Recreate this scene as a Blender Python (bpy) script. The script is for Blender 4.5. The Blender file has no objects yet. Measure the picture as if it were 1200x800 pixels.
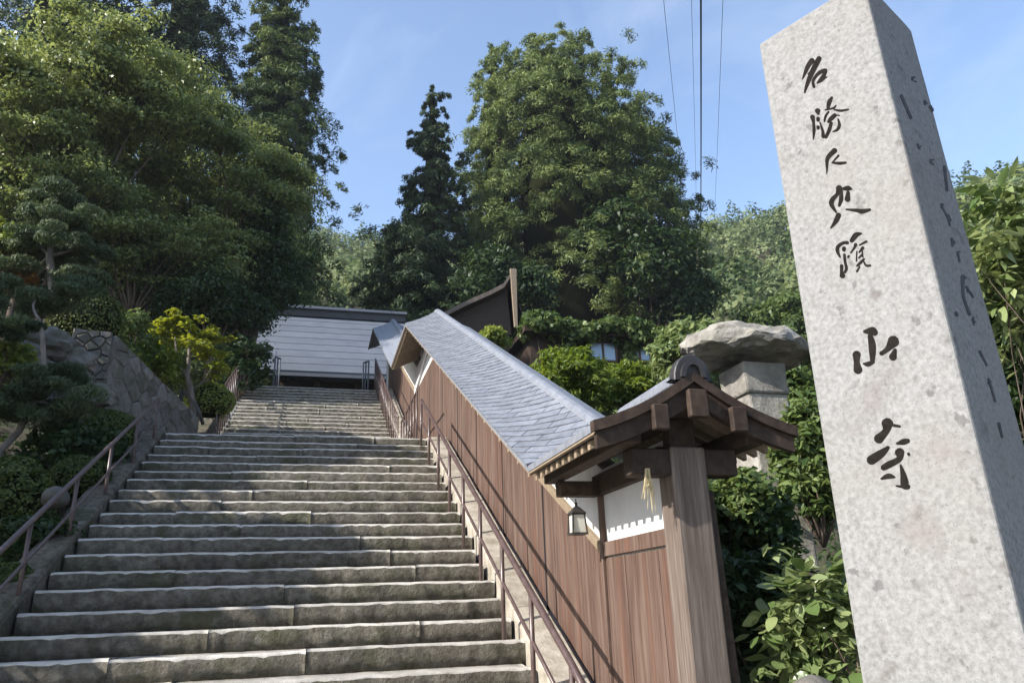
import bpy, math, random
import numpy as np
from mathutils import Vector, Matrix, noise

# ------------------------------------------------------------------ camera, sky, sun, exposure
scene = bpy.context.scene
COL = scene.collection
EYE = 1.632
FPX, PITCH, ROLL, YAW, SLOPE = 871.7486, math.radians(19.3609), math.radians(-1.8832), math.radians(15.1690), math.radians(27.0158)
fw = Vector((math.sin(YAW) * math.cos(PITCH), math.cos(YAW) * math.cos(PITCH), math.sin(PITCH)))
r0 = Vector((math.cos(YAW), -math.sin(YAW), 0)); u0 = r0.cross(fw)
rt = math.cos(ROLL) * r0 + math.sin(ROLL) * u0; up = -math.sin(ROLL) * r0 + math.cos(ROLL) * u0
cam = bpy.data.cameras.new('camera'); camo = bpy.data.objects.new('camera', cam); COL.objects.link(camo)
camo.matrix_world = Matrix(((rt.x, up.x, -fw.x, 0), (rt.y, up.y, -fw.y, 0), (rt.z, up.z, -fw.z, EYE), (0, 0, 0, 1)))
cam.sensor_width = 36; cam.lens = FPX / 1200 * 36; cam.clip_end = 2000; cam.clip_start = 0.05
scene.camera = camo

SUN_AZ, SUN_EL = math.radians(-104), math.radians(34)       # azimuth from +Y (up the stairs), negative = to the left
sun_dir = Vector((math.sin(SUN_AZ) * math.cos(SUN_EL), math.cos(SUN_AZ) * math.cos(SUN_EL), math.sin(SUN_EL)))
w = bpy.data.worlds.new('World'); scene.world = w; w.use_nodes = True
nt = w.node_tree; nt.nodes.clear()
sky = nt.nodes.new('ShaderNodeTexSky'); sky.sky_type = 'NISHITA'; sky.sun_disc = False
sky.sun_elevation = SUN_EL; sky.sun_rotation = SUN_AZ; sky.altitude = 300; sky.air_density = 1.0; sky.dust_density = 1.0; sky.ozone_density = 1.6
bg = nt.nodes.new('ShaderNodeBackground'); bg.inputs['Strength'].default_value = 0.15
out = nt.nodes.new('ShaderNodeOutputWorld')
# thin high cirrus over the whole sky
wtc = nt.nodes.new('ShaderNodeTexCoord'); wmp = nt.nodes.new('ShaderNodeMapping'); wmp.inputs['Scale'].default_value = (3.0, 1.2, 4.0); wmp.inputs['Rotation'].default_value = (.3, .5, .6)
wn = nt.nodes.new('ShaderNodeTexNoise'); wn.inputs['Scale'].default_value = 1.6; wn.inputs['Detail'].default_value = 7; wn.inputs['Roughness'].default_value = .6; wn.inputs['Distortion'].default_value = .6
wr = nt.nodes.new('ShaderNodeMapRange'); wr.inputs[1].default_value = .48; wr.inputs[2].default_value = .78; wr.inputs[4].default_value = .22
wmx = nt.nodes.new('ShaderNodeMix'); wmx.data_type = 'RGBA'; wmx.inputs[7].default_value = (3.2, 3.5, 3.9, 1)
nt.links.new(wtc.outputs['Generated'], wmp.inputs[0]); nt.links.new(wmp.outputs[0], wn.inputs['Vector']); nt.links.new(wn.outputs[0], wr.inputs[0]); nt.links.new(wr.outputs[0], wmx.inputs[0]); nt.links.new(sky.outputs[0], wmx.inputs[6])
nt.links.new(wmx.outputs[2], bg.inputs['Color']); nt.links.new(bg.outputs[0], out.inputs[0])
sl = bpy.data.lights.new('sun', 'SUN'); sl.energy = 4.4; sl.angle = math.radians(0.53); sl.color = (1, 0.95, 0.87)
so = bpy.data.objects.new('sun', sl); COL.objects.link(so); so.rotation_euler = sun_dir.to_track_quat('Z', 'Y').to_euler(); so.location = (0, 0, 60)
vs = scene.view_settings; vs.view_transform = 'Standard'; vs.look = 'None'; vs.gamma = 1; vs.exposure = 1.18; vs.use_curve_mapping = False
scene.render.resolution_x = 1024; scene.render.resolution_y = 682

# ------------------------------------------------------------------ helpers
rng = np.random.default_rng(7); random.seed(7)
def ray(px, py): return fw * FPX + rt * (px - 600) - up * (py - 400)
def atY(px, py, Y): d = ray(px, py); return Vector((0, 0, EYE)) + d * (Y / d.y)
def atX(px, py, X): d = ray(px, py); return Vector((0, 0, EYE)) + d * (X / d.x)
def pxm(px, py, Y): return (atY(px, py, Y) - Vector((0, 0, EYE))).dot(fw) / FPX   # metres per photo pixel at that place
def link(o, parent=None):
    COL.objects.link(o)
    if parent is not None: o.parent = parent
    return o
def mesh(name, v, f, m=None, parent=None, smooth=False, loc=None):
    me = bpy.data.meshes.new(name); me.from_pydata([tuple(q) for q in v], [], [tuple(q) for q in f]); me.update()
    if m: me.materials.append(m)
    if smooth: me.polygons.foreach_set('use_smooth', [True] * len(me.polygons))
    o = bpy.data.objects.new(name, me)
    if loc is not None: o.location = loc
    return link(o, parent)
def again(name, src, parent=None, loc=(0, 0, 0), rot=(0, 0, 0), sc=(1, 1, 1)):
    o = bpy.data.objects.new(name, src.data); o.location = loc; o.rotation_euler = rot; o.scale = sc
    return link(o, parent)
def thing(name, label, cat, loc=(0, 0, 0), group=None):
    o = bpy.data.objects.new(name, None); o.empty_display_size = .2; o.location = loc; COL.objects.link(o)
    return tag(o, label, cat, group)
def tag(o, label=None, cat=None, group=None, kind=None):
    if label: o['label'] = label
    if cat: o['category'] = cat
    if group: o['group'] = group
    if kind: o['kind'] = kind
    return o
class MB:
    def __init__(s): s.v = []; s.f = []
    def add(s, v, f):
        n = len(s.v); s.v += [Vector(q) for q in v]; s.f += [[i + n for i in q] for q in f]; return s
    def box(s, a, b, M=None):
        v = [Vector((x, y, z)) for x in (a[0], b[0]) for y in (a[1], b[1]) for z in (a[2], b[2])]
        if M is not None: v = [M @ q for q in v]
        return s.add(v, [(0, 1, 3, 2), (4, 6, 7, 5), (0, 4, 5, 1), (2, 3, 7, 6), (0, 2, 6, 4), (1, 5, 7, 3)])
    def prism(s, poly, d):   # polygon (3D points) extruded by vector d
        n = len(poly); v = [Vector(q) for q in poly] + [Vector(q) + Vector(d) for q in poly]
        return s.add(v, [tuple(range(n))[::-1], tuple(range(n, 2 * n))] + [(i, (i + 1) % n, n + (i + 1) % n, n + i) for i in range(n)])
    def tube(s, pts, rad, n=8):
        pts = [Vector(q) for q in pts]; rings = []
        if not hasattr(rad, '__len__'): rad = [rad] * len(pts)
        ref = None
        for i, q in enumerate(pts):
            t = (pts[min(i + 1, len(pts) - 1)] - pts[max(i - 1, 0)]).normalized()
            if ref is None: ref = t.orthogonal()
            ref = (ref - t * ref.dot(t)).normalized(); b = t.cross(ref)
            rings.append([q + (ref * math.cos(a) + b * math.sin(a)) * rad[i] for a in [2 * math.pi * k / n for k in range(n)]])
        v = [q for r in rings for q in r]; f = []
        for i in range(len(pts) - 1):
            for k in range(n): f.append((i * n + k, i * n + (k + 1) % n, (i + 1) * n + (k + 1) % n, (i + 1) * n + k))
        f += [tuple(range(n))[::-1], tuple(range(len(v) - n, len(v)))]
        return s.add(v, f)
    def build(s, name, m, parent=None, smooth=False): return mesh(name, s.v, s.f, m, parent, smooth)
def bevel(o, wdt=.006, seg=1):
    b = o.modifiers.new('b', 'BEVEL'); b.width = wdt; b.segments = seg; b.limit_method = 'ANGLE'; b.angle_limit = .6
    return o
def fbm(q, s=1.0, o=3): return noise.fractal(Vector(q) * s, 1.0, 2.0, o)

# ------------------------------------------------------------------ materials
def nmat(name, cols, scale=3, detail=6, stretch=(1, 1, 1), rough=.85, bump=.3, bscale=None, bdist=.01, pos=None, rand=0, spec=.3, coord='Object', patches=None, specks=None):
    m = bpy.data.materials.new(name); m.use_nodes = True; t = m.node_tree; N = t.nodes; L = t.links
    b = N['Principled BSDF']; b.inputs['Roughness'].default_value = rough; b.inputs['Specular IOR Level'].default_value = spec
    tc = N.new('ShaderNodeTexCoord'); mp = N.new('ShaderNodeMapping'); mp.inputs['Scale'].default_value = stretch
    L.new(tc.outputs[coord], mp.inputs['Vector']); vec = mp.outputs[0]
    oi = N.new('ShaderNodeObjectInfo')
    if rand:
        va = N.new('ShaderNodeVectorMath'); va.operation = 'ADD'; mu = N.new('ShaderNodeMath'); mu.operation = 'MULTIPLY'; mu.inputs[1].default_value = 37
        L.new(oi.outputs['Random'], mu.inputs[0]); L.new(vec, va.inputs[0]); L.new(mu.outputs[0], va.inputs[1]); vec = va.outputs[0]
    n = N.new('ShaderNodeTexNoise'); n.inputs['Scale'].default_value = scale; n.inputs['Detail'].default_value = detail; n.inputs['Roughness'].default_value = .65
    L.new(vec, n.inputs['Vector'])
    r = N.new('ShaderNodeValToRGB'); e = r.color_ramp.elements
    k = len(cols); pos = pos or [.3 + .4 * i / (k - 1) for i in range(k)]
    e[0].position = pos[0]; e[0].color = (*cols[0], 1); e[1].position = pos[-1]; e[1].color = (*cols[-1], 1)
    for i in range(1, k - 1): x = e.new(pos[i]); x.color = (*cols[i], 1)
    L.new(n.outputs[0], r.inputs[0]); c = r.outputs[0]
    for (pc, ps, p0, p1, amt) in (patches or []):
        n2 = N.new('ShaderNodeTexNoise'); n2.inputs['Scale'].default_value = ps; n2.inputs['Detail'].default_value = 4; L.new(vec, n2.inputs['Vector'])
        mr = N.new('ShaderNodeMapRange'); mr.inputs[1].default_value = p0; mr.inputs[2].default_value = p1; mr.inputs[4].default_value = amt; L.new(n2.outputs[0], mr.inputs[0])
        mx = N.new('ShaderNodeMix'); mx.data_type = 'RGBA'; mx.inputs[7].default_value = (*pc, 1); L.new(mr.outputs[0], mx.inputs[0]); L.new(c, mx.inputs[6]); c = mx.outputs[2]
    for (pc, ps, p0, p1, amt) in (specks or []):
        n2 = N.new('ShaderNodeTexVoronoi'); n2.inputs['Scale'].default_value = ps; L.new(vec, n2.inputs['Vector'])
        mr = N.new('ShaderNodeMapRange'); mr.inputs[1].default_value = p0; mr.inputs[2].default_value = p1; mr.inputs[3].default_value = amt; mr.inputs[4].default_value = 0; L.new(n2.outputs[0], mr.inputs[0])
        mx = N.new('ShaderNodeMix'); mx.data_type = 'RGBA'; mx.inputs[7].default_value = (*pc, 1); L.new(mr.outputs[0], mx.inputs[0]); L.new(c, mx.inputs[6]); c = mx.outputs[2]
    if rand:
        hs = N.new('ShaderNodeHueSaturation'); mr = N.new('ShaderNodeMapRange'); mr.inputs[3].default_value = 1 - rand; mr.inputs[4].default_value = 1 + rand
        L.new(oi.outputs['Random'], mr.inputs[0]); L.new(mr.outputs[0], hs.inputs['Value']); L.new(c, hs.inputs['Color']); c = hs.outputs[0]
    L.new(c, b.inputs['Base Color'])
    if bump:
        n3 = N.new('ShaderNodeTexNoise'); n3.inputs['Scale'].default_value = bscale or scale * 4; n3.inputs['Detail'].default_value = 5; n3.inputs['Roughness'].default_value = .7; L.new(vec, n3.inputs['Vector'])
        bp = N.new('ShaderNodeBump'); bp.inputs['Strength'].default_value = bump; bp.inputs['Distance'].default_value = bdist
        L.new(n3.outputs[0], bp.inputs['Height']); L.new(bp.outputs[0], b.inputs['Normal'])
    return m
def leafmat(name, dark, light, trans=.35, rough=.5, spec=.35):
    m = bpy.data.materials.new(name); m.use_nodes = True; t = m.node_tree; N = t.nodes; L = t.links
    b = N['Principled BSDF']; b.inputs['Roughness'].default_value = rough; b.inputs['Specular IOR Level'].default_value = spec
    a = N.new('ShaderNodeAttribute'); a.attribute_name = 'tint'
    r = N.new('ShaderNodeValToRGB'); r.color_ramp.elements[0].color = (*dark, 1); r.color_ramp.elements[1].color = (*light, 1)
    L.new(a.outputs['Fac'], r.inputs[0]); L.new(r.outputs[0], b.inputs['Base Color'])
    tr = N.new('ShaderNodeBsdfTranslucent'); hs = N.new('ShaderNodeHueSaturation'); hs.inputs['Hue'].default_value = .485; hs.inputs['Saturation'].default_value = 1.1; hs.inputs['Value'].default_value = 1.5
    L.new(r.outputs[0], hs.inputs['Color']); L.new(hs.outputs[0], tr.inputs['Color'])
    mx = N.new('ShaderNodeMixShader'); mx.inputs[0].default_value = trans
    L.new(b.outputs[0], mx.inputs[1]); L.new(tr.outputs[0], mx.inputs[2]); L.new(mx.outputs[0], N['Material Output'].inputs['Surface'])
    return m
M = {}
M['step'] = nmat('worn_sunlit_tread_stone', [(.30, .275, .24), (.42, .39, .345), (.52, .49, .44)], 5, 8, rough=.9, bump=.6, bscale=22, bdist=.012, rand=.12, patches=[((.16, .155, .10), 2.3, .55, .7, .5)])  # worn stone, paler than the risers: sunlight on treads put into the colour
M['riser'] = nmat('shaded_riser_stone', [(.07, .06, .046), (.135, .12, .095), (.22, .20, .165)], 13, 10, rough=.95, bump=1.0, bscale=34, bdist=.03, rand=.12, spec=.15, patches=[((.060, .064, .032), 2.1, .50, .66, .7), ((.21, .195, .165), 11, .60, .70, .6), ((.035, .033, .028), 4.5, .58, .70, .6)])  # mossy stone, darker than the treads: riser shade put into the colour
M['kerb'] = nmat('kerb_stone', [(.20, .175, .135), (.32, .285, .235), (.42, .385, .33)], 6, 7, rough=.9, bump=.6, bscale=25, bdist=.015, rand=.1, patches=[((.16, .15, .09), 2.5, .55, .7, .5)])
M['pillar'] = nmat('granite_pillar', [(.155, .153, .148), (.23, .228, .223), (.295, .292, .287)], 48, 10, rough=.85, bump=.5, bscale=70, bdist=.004, spec=.2,
    patches=[((.15, .12, .115), 3.2, .58, .74, .5), ((.085, .082, .08), 16, .64, .70, .6), ((.225, .20, .18), 1.1, .5, .7, .5), ((.11, .095, .09), 7, .66, .74, .6)], specks=[((.085, .082, .08), 60, .10, .17, .5), ((.10, .095, .09), 26, .05, .10, .6), ((.10, .095, .09), 13, .04, .085, .6)])
M['wood'] = nmat('weathered_boards', [(.052, .029, .021), (.095, .058, .044), (.145, .098, .077)], 4, 7, stretch=(9, 9, .55), rough=.75, bump=.35, bscale=14, bdist=.004, rand=.07,
    patches=[((.18, .13, .103), 1.2, .5, .72, .6), ((.135, .055, .034), .9, .55, .7, .5)])
M['darkwood'] = nmat('dark_timber', [(.022, .014, .010), (.043, .028, .020), (.070, .048, .035)], 5, 6, stretch=(3, 3, 3), rough=.75, bump=.3, bscale=30, bdist=.004, rand=.12)
M['greywood'] = nmat('grey_post_wood', [(.075, .055, .043), (.13, .10, .082), (.20, .165, .14)], 4, 7, stretch=(10, 10, .5), rough=.8, bump=.35, bscale=12, bdist=.004, rand=.1)
M['cream'] = nmat('pale_trim_wood', [(.20, .15, .10), (.30, .235, .165)], 5, 5, stretch=(4, 4, 4), rough=.7, bump=.2, bscale=30, bdist=.003, rand=.12)
M['plaster'] = nmat('white_plaster', [(.56, .555, .55), (.68, .675, .665)], 3, 5, rough=.9, bump=.15, bscale=40, bdist=.003, patches=[((.55, .53, .48), 1.5, .58, .8, .5)])
M['shingle'] = nmat('blue_grey_shingle', [(.115, .125, .145), (.165, .175, .20), (.215, .225, .25)], 14, 6, rough=.55, bump=.4, bscale=180, bdist=.002, rand=.13, spec=.5)
M['roofmetal'] = nmat('slate_blue_sheet', [(.088, .102, .128), (.12, .136, .164)], 1.2, 5, rough=.65, bump=.05, bscale=6, rand=.08, spec=.5)
M['tile'] = nmat('ridge_tile', [(.018, .016, .017), (.04, .036, .037)], 8, 5, rough=.5, bump=.25, bscale=40, bdist=.003, spec=.5)
M['rail'] = nmat('brown_painted_steel', [(.06, .036, .033), (.10, .065, .058)], 12, 5, rough=.38, bump=.1, bscale=60, bdist=.001, spec=.6, patches=[((.17, .13, .115), 8, .58, .7, .5)])
M['bark'] = nmat('bark', [(.035, .025, .018), (.09, .066, .05), (.15, .12, .095)], 6, 6, stretch=(3, 3, .6), rough=.95, bump=.8, bscale=12, bdist=.03)
M['palebark'] = nmat('pale_bark', [(.11, .095, .08), (.22, .19, .165)], 8, 5, stretch=(3, 3, .8), rough=.9, bump=.4, bscale=25, bdist=.01)
M['rock'] = nmat('weathered_rock', [(.13, .12, .105), (.26, .24, .21), (.40, .37, .33)], 4, 8, rough=.92, bump=.8, bscale=18, bdist=.03, rand=.15, patches=[((.13, .14, .08), 2.2, .52, .68, .55)])
M['wallstone'] = nmat('retaining_stone', [(.08, .074, .066), (.145, .135, .12), (.21, .195, .175)], 5, 7, rough=.92, bump=.7, bscale=20, bdist=.02, rand=.2, patches=[((.06, .065, .035), 2.4, .50, .66, .7), ((.05, .045, .04), 5, .55, .68, .6)])
M['soil'] = nmat('soil', [(.035, .026, .018), (.06, .05, .03), (.055, .075, .028)], 1.5, 8, rough=.95, bump=.6, bscale=8, bdist=.04)
M['paving'] = nmat('ground_stone', [(.16, .15, .13), (.28, .26, .23)], 2, 7, rough=.92, bump=.4, bscale=20, bdist=.01)
M['black'] = nmat('black_ink_paint', [(.010, .008, .007), (.022, .019, .017)], 40, 4, rough=.9, bump=.2, bscale=120, bdist=.001, spec=.05)
M['faded'] = nmat('faded_ink', [(.03, .03, .032), (.08, .08, .082)], 30, 4, rough=.8, bump=0)
M['iron'] = nmat('dark_iron', [(.02, .019, .018), (.05, .045, .04)], 10, 4, rough=.5, bump=.2, bscale=60, bdist=.001, spec=.5)
M['cable'] = nmat('cable_rubber', [(.012, .012, .014), (.02, .02, .022)], 5, 2, rough=.6, bump=0)
M['straw'] = nmat('dry_straw', [(.42, .34, .19), (.6, .5, .3)], 20, 3, rough=.8, bump=0)
def glassmat(name, col, rough=.08):
    m = bpy.data.materials.new(name); m.use_nodes = True; b = m.node_tree.nodes['Principled BSDF']
    b.inputs['Base Color'].default_value = (*col, 1); b.inputs['Roughness'].default_value = rough; b.inputs['Specular IOR Level'].default_value = .8
    return m
M['window'] = glassmat('window_glass', (.30, .42, .58), .12)
M['frost'] = glassmat('frosted_glass', (.62, .60, .52), .35)
M['maple'] = leafmat('maple_leaf', (.03, .062, .014), (.25, .295, .10), .36, .42, .4)
M['maplebright'] = leafmat('young_maple_leaf', (.13, .17, .02), (.26, .28, .045), .45)
M['cedar'] = leafmat('cedar_spray', (.024, .052, .015), (.19, .235, .075), .22, .6, .25)
M['cedardark'] = leafmat('dark_cedar_spray', (.010, .024, .010), (.075, .11, .042), .15, .6, .25)
M['forest'] = leafmat('hill_forest_leaf', (.05, .085, .032), (.24, .275, .125), .35, .6, .25)
M['shrub'] = leafmat('shrub_leaf', (.045, .085, .02), (.19, .24, .08), .35)
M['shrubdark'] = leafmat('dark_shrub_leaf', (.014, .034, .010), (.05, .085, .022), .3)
M['lime'] = leafmat('lime_shrub_leaf', (.10, .15, .02), (.30, .345, .085), .4)
M['azalea'] = leafmat('clipped_azalea_leaf', (.035, .06, .012), (.16, .19, .045), .25, .6)
M['pine'] = leafmat('pine_needle', (.035, .06, .024), (.13, .17, .075), .25, .6)
M['glossy'] = leafmat('glossy_broad_leaf', (.07, .12, .03), (.30, .345, .155), .3, .34, .5)
M['reddish'] = leafmat('reddish_leaf', (.16, .07, .02), (.34, .20, .06), .4)

# ------------------------------------------------------------------ terrain
RUN, RISE = .33, .1682
T27 = math.tan(SLOPE)
Y1, Y2, Y3, Y4 = 4.328 - RUN, 12.248, 14.8, 21.07         # foot, landing edge, foot of upper flight, top edge
ZL = 25 * RISE; ZT = ZL + 20 * RISE
def prof(y):
    if y < Y1: return 0.0
    if y < Y2: return (y - Y1) / (Y2 - Y1) * ZL
    if y < Y3: return ZL
    if y < Y4: return ZL + (y - Y3) / (Y4 - Y3) * (ZT - ZL)
    return ZT
def sst(a, b, x): t = min(1, max(0, (x - a) / (b - a))); return t * t * (3 - 2 * t)
def height(x, y):
    n = fbm((x, y, 3.3), .35, 3) * .16
    left = prof(y) - .22 + n + sst(-3, -9, x) * sst(6, 14, y) * 1.0
    right = sst(4.2, 6.3, y) * 1.15 + max(0, min(y, 24) - 6) * .30 + n * sst(4, 6, y)
    right = min(right, ZT)
    mid = prof(y) - .55 + .5 * sst(23, 27, y)
    if x < -2.45: h = left if x < -2.9 else mid + (left - mid) * sst(-2.45, -2.9, x)
    elif x > 2.12: h = mid + (right - mid) * sst(2.12, 2.3, x)
    else: h = mid
    if y < 3.2 : h = -.02 if abs(x) < 60 else h
    elif y < 4.2: h = h * sst(3.2, 4.2, y) - .02 * (1 - sst(3.2, 4.2, y))
    d = math.hypot(x, y); az = math.degrees(math.atan2(x, y))
    k = sst(-95, -50, az) * (1 - sst(85, 120, az))
    if d > 40:
        hill = (min(d, 150) - 40) * .585 + max(0, d - 150) * .12 + fbm((x, y, 0), .02, 4) * 7 * sst(40, 90, d)
        h += k * sst(40, 60, d) * hill
    return h
def axis(a0, a1, st, far_lo, far_hi):
    c = list(np.arange(a0, a1 + 1e-6, st)); x = a0; s = st
    lo = []
    while x > far_lo: s *= 1.25; x -= s; lo.append(x)
    hi = []; x = a1; s = st
    while x < far_hi: s = min(s * 1.12, 25); x += s; hi.append(x)
    return lo[::-1] + c + hi
gx = axis(-16, 26, .45, -700, 700); gy = axis(-2, 36, .45, -600, 800)
gv = [(x, y, height(x, y)) for y in gy for x in gx]; nx = len(gx)
gf = [(j * nx + i, j * nx + i + 1, (j + 1) * nx + i + 1, (j + 1) * nx + i) for j in range(len(gy) - 1) for i in range(nx - 1)]
tag(mesh('terrain', gv, gf, M['soil'], smooth=True), kind='structure')
# forecourt paving at the foot of the stairs
fc = MB(); fc.box((-9, -9, -.2), (9, 3.9, .0)); tag(fc.build('pavement', M['paving']), kind='structure')

# ------------------------------------------------------------------ stairs: a core and its stones
XL, XR = -2.2, 1.71
core = MB()
poly = [(XL + .05, Y1 + .06, -.4)]
pts = []
for k in range(25): pts += [(Y1 + RUN * k + .06, RISE * k - .03), (Y1 + RUN * k + .06, RISE * (k + 1) - .05)]
pts += [(Y3 + .06, ZL - .05)]
for k in range(20): pts += [(Y3 + RUN * k + .06, ZL + RISE * k - .05), (Y3 + RUN * k + .06, ZL + RISE * (k + 1) - .05)]
pts += [(24.0, ZT - .05), (24.0, -.4)]
core.prism([(XL + .04, Y1 + .06, -.4)] + [(XL + .04, a, b) for a, b in pts], (XR - XL - .08, 0, 0))
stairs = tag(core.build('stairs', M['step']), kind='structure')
def step_stone(x0, x1, y0, ztop, depth, h, seed):
    rr = random.Random(seed); n = max(5, int((x1 - x0) / .05)); v = []; f = []
    dz = rr.uniform(-.008, .008); dy = rr.uniform(-.012, .012)
    for i in range(n + 1):
        x = x0 + (x1 - x0) * i / n
        a = fbm((x * 2.2, ztop * 9, y0), 2.2, 3); b = fbm((x * 7, ztop * 5, 7 + y0), 2, 3)
        e = .014 * a + .010 * b
        chip = max(0, fbm((x * 4.1, 3 + ztop * 7, y0 * 3), 2.4, 3) - .30) * .035
        end = .010 if i in (0, n) else 0
        yy = y0 + dy + e + end; zz = ztop + dz + .006 * a
        r = .021 + .007 * b + .004 * fbm((x * 16, ztop * 3, 2), 2, 2) + chip + end * .5
        # profile from the bottom of the riser over the worn nose to the back of the tread
        P = [(yy + .010 * b, ztop - h - .012), (yy - .006 + .012 * fbm((x * 6, ztop * 3, 11), 2, 2), ztop - h * .55), (yy, zz - r * 1.0), (yy + r * .30, zz - r * .42), (yy + r * 1.25, zz), (yy + depth * .5, zz - .010 + .006 * b), (yy + depth + .03, ztop - .004), (yy + depth + .03, ztop - h - .012)]
        v += [(x, q[0], q[1]) for q in P]
    m = 8
    for i in range(n):
        for k in range(m): f.append((i * m + k, i * m + (k + 1) % m, (i + 1) * m + (k + 1) % m, (i + 1) * m + k))
    f += [tuple(range(m)), tuple(range(n * m, (n + 1) * m))[::-1]]
    f = [q[::-1] for q in f]
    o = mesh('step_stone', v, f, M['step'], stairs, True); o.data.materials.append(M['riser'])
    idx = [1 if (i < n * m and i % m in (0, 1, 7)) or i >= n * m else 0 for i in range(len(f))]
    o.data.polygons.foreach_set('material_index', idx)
    return o
def flight(y0, z0, n, xl, xr, seed):
    rr = random.Random(seed)
    for k in range(n):
        cuts = [xl]; x = xl + rr.uniform(.7, 2.2)
        while x < xr - .55: cuts.append(x); x += rr.uniform(1.2, 2.4)
        cuts.append(xr + rr.uniform(-.03, .03))
        for a, b in zip(cuts[:-1], cuts[1:]):
            step_stone(a + .0015, b - .0015, y0 + RUN * k, z0 + RISE * (k + 1), RUN, RISE, rr.random() * 999)
flight(Y1 + RUN - RUN, 0, 25, XL, XR, 3)
flight(Y3, ZL, 20, -1.95, XR, 5)
# landing slabs and top terrace slabs
for y0, y1_, z in ((Y2 + RUN + .04, Y3 + .02, ZL), (Y4 + RUN, 24.0, ZT)):
    ny = max(2, int((y1_ - y0) / .7))
    for j in range(ny):
        for i in range(5):
            a = XL + (XR - XL) * i / 5; b = XL + (XR - XL) * (i + 1) / 5; c = y0 + (y1_ - y0) * j / ny; d = y0 + (y1_ - y0) * (j + 1) / ny
            MB().box((a + .004, c + .004, z - .06), (b - .004, d - .004, z - .004)).build('landing_slab', M['step'], stairs)

# sloping side kerbs
def zs(y): return prof(y)          # follows the foot line of the nosings
def nose(y):                       # nosing line
    return min(max(0, (y - Y1) / RUN * RISE + RISE), ZL) if y < Y3 - .2 else min(ZL + max(0, (y - Y3) / RUN * RISE + RISE), ZT)
def kerb(x0, x1, lift, seed, name, km=None):
    km = km or M['kerb']
    rr = random.Random(seed)
    root = None; y = Y1 - .25
    segs = []
    while y < 22.5: n = y + rr.uniform(.7, 1.15); segs.append((y, min(n, 22.5))); y = n
    for i, (a, b) in enumerate(segs):
        k = 5; v = []
        for j in range(k + 1):
            yy = a + .004 + (b - a - .008) * j / k; z = nose(yy) + lift + .012 * fbm((yy * 3, seed, 1), 1.5, 3)
            w1 = .012 * fbm((yy * 4, seed, 5), 1.7, 3)
            v += [(x0 + w1, yy, z - 1.0), (x0 + w1, yy, z - .03), (x0 + w1 + .025, yy, z), (x1 - .025, yy, z + .008), (x1, yy, z - .02), (x1, yy, z - 1.0)]
        f = [(j * 6 + q, (j + 1) * 6 + q, (j + 1) * 6 + (q + 1) % 6, j * 6 + (q + 1) % 6) for j in range(k) for q in range(6)] + [tuple(range(6)), tuple(range(k * 6, k * 6 + 6))[::-1]]
        f = [q[::-1] for q in f]
        if root is None: root = tag(mesh(name, v, f, km), kind='structure')
        else: mesh('kerb_stone', v, f, km, root)
kerb(XR + .035, 2.06, .05, 11, 'kerb_right')
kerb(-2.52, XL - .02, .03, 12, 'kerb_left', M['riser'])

# ------------------------------------------------------------------ handrails
def handrail(name, label, x, y0, y1_, sp, hgt, mids, curl, group=None, base=None, r=.024, dark=M['rail'], zf=None):
    zf = zf or nose
    n = max(1, round((y1_ - y0) / sp)); ys = [y0 + (y1_ - y0) * i / n for i in range(n + 1)]
    t = thing(name, label, 'handrail', (x, y0, zf(y0)), group)
    L = Vector((x, y0, zf(y0)))
    for y in ys:
        MB().tube([Vector((x, y, zf(y) - .15)) - L, Vector((x, y, zf(y) + hgt - .01)) - L], r * .8, 8).build('post', dark, t, True)
    p = [Vector((x, y, zf(y) + hgt)) - L for y in ys]
    if curl: p = [p[0] + Vector((0, -.16, -.34)), p[0] + Vector((0, -.22, -.22)), p[0] + Vector((0, -.17, -.10))] + p
    MB().tube(p, r, 10).build('top_rail', dark, t, True)
    for hm in mids:
        MB().tube([Vector((x, y, zf(y) + hm)) - L for y in ys], r * .62, 8).build('mid_rail', dark, t, True)
    return t
nl = lambda y: (y - Y1) / RUN * RISE + RISE
nu = lambda y: ZL + (y - Y3) / RUN * RISE + RISE
handrail('handrail', 'brown steel handrail in front of the long plank wall, lower flight', 1.60, 4.75, 11.6, .857, .72, [.38], True, zf=nl)
handrail('handrail', 'brown steel handrail beside the clipped garden shrubs, lower flight', -2.27, 5.0, 11.5, 1.08, .62, [.28], False, zf=nl)
handrail('handrail', 'slender steel handrail with close posts by the young pale maple, upper flight', -2.02, 16.0, 21.4, .36, .95, [], False, zf=nu, r=.020)
handrail('handrail', 'slender steel handrail with close posts against the plank wall, upper flight', 1.58, 14.9, 21.6, .42, .85, [.4], False, zf=nu, r=.020)
zl_ = lambda y: ZL
handrail('handrail', 'level steel handrail on the landing by the plank wall', 1.62, 12.3, 14.6, .4, .9, [.45], False, zf=zl_, r=.02)
zt_ = lambda y: ZT + (y - 21.4) * .3
handrail('handrail', 'thin blue-grey handrail climbing to the slate roofed hall on the tree side', -1.35, 22.6, 25.4, 1.4, 1.0, [], False, zf=zt_, r=.03, dark=M['roofmetal'])
handrail('handrail', 'thin blue-grey handrail climbing to the slate roofed hall on the wall side', 1.45, 22.6, 25.4, 1.4, 1.0, [], False, zf=zt_, r=.03, dark=M['roofmetal'])

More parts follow.
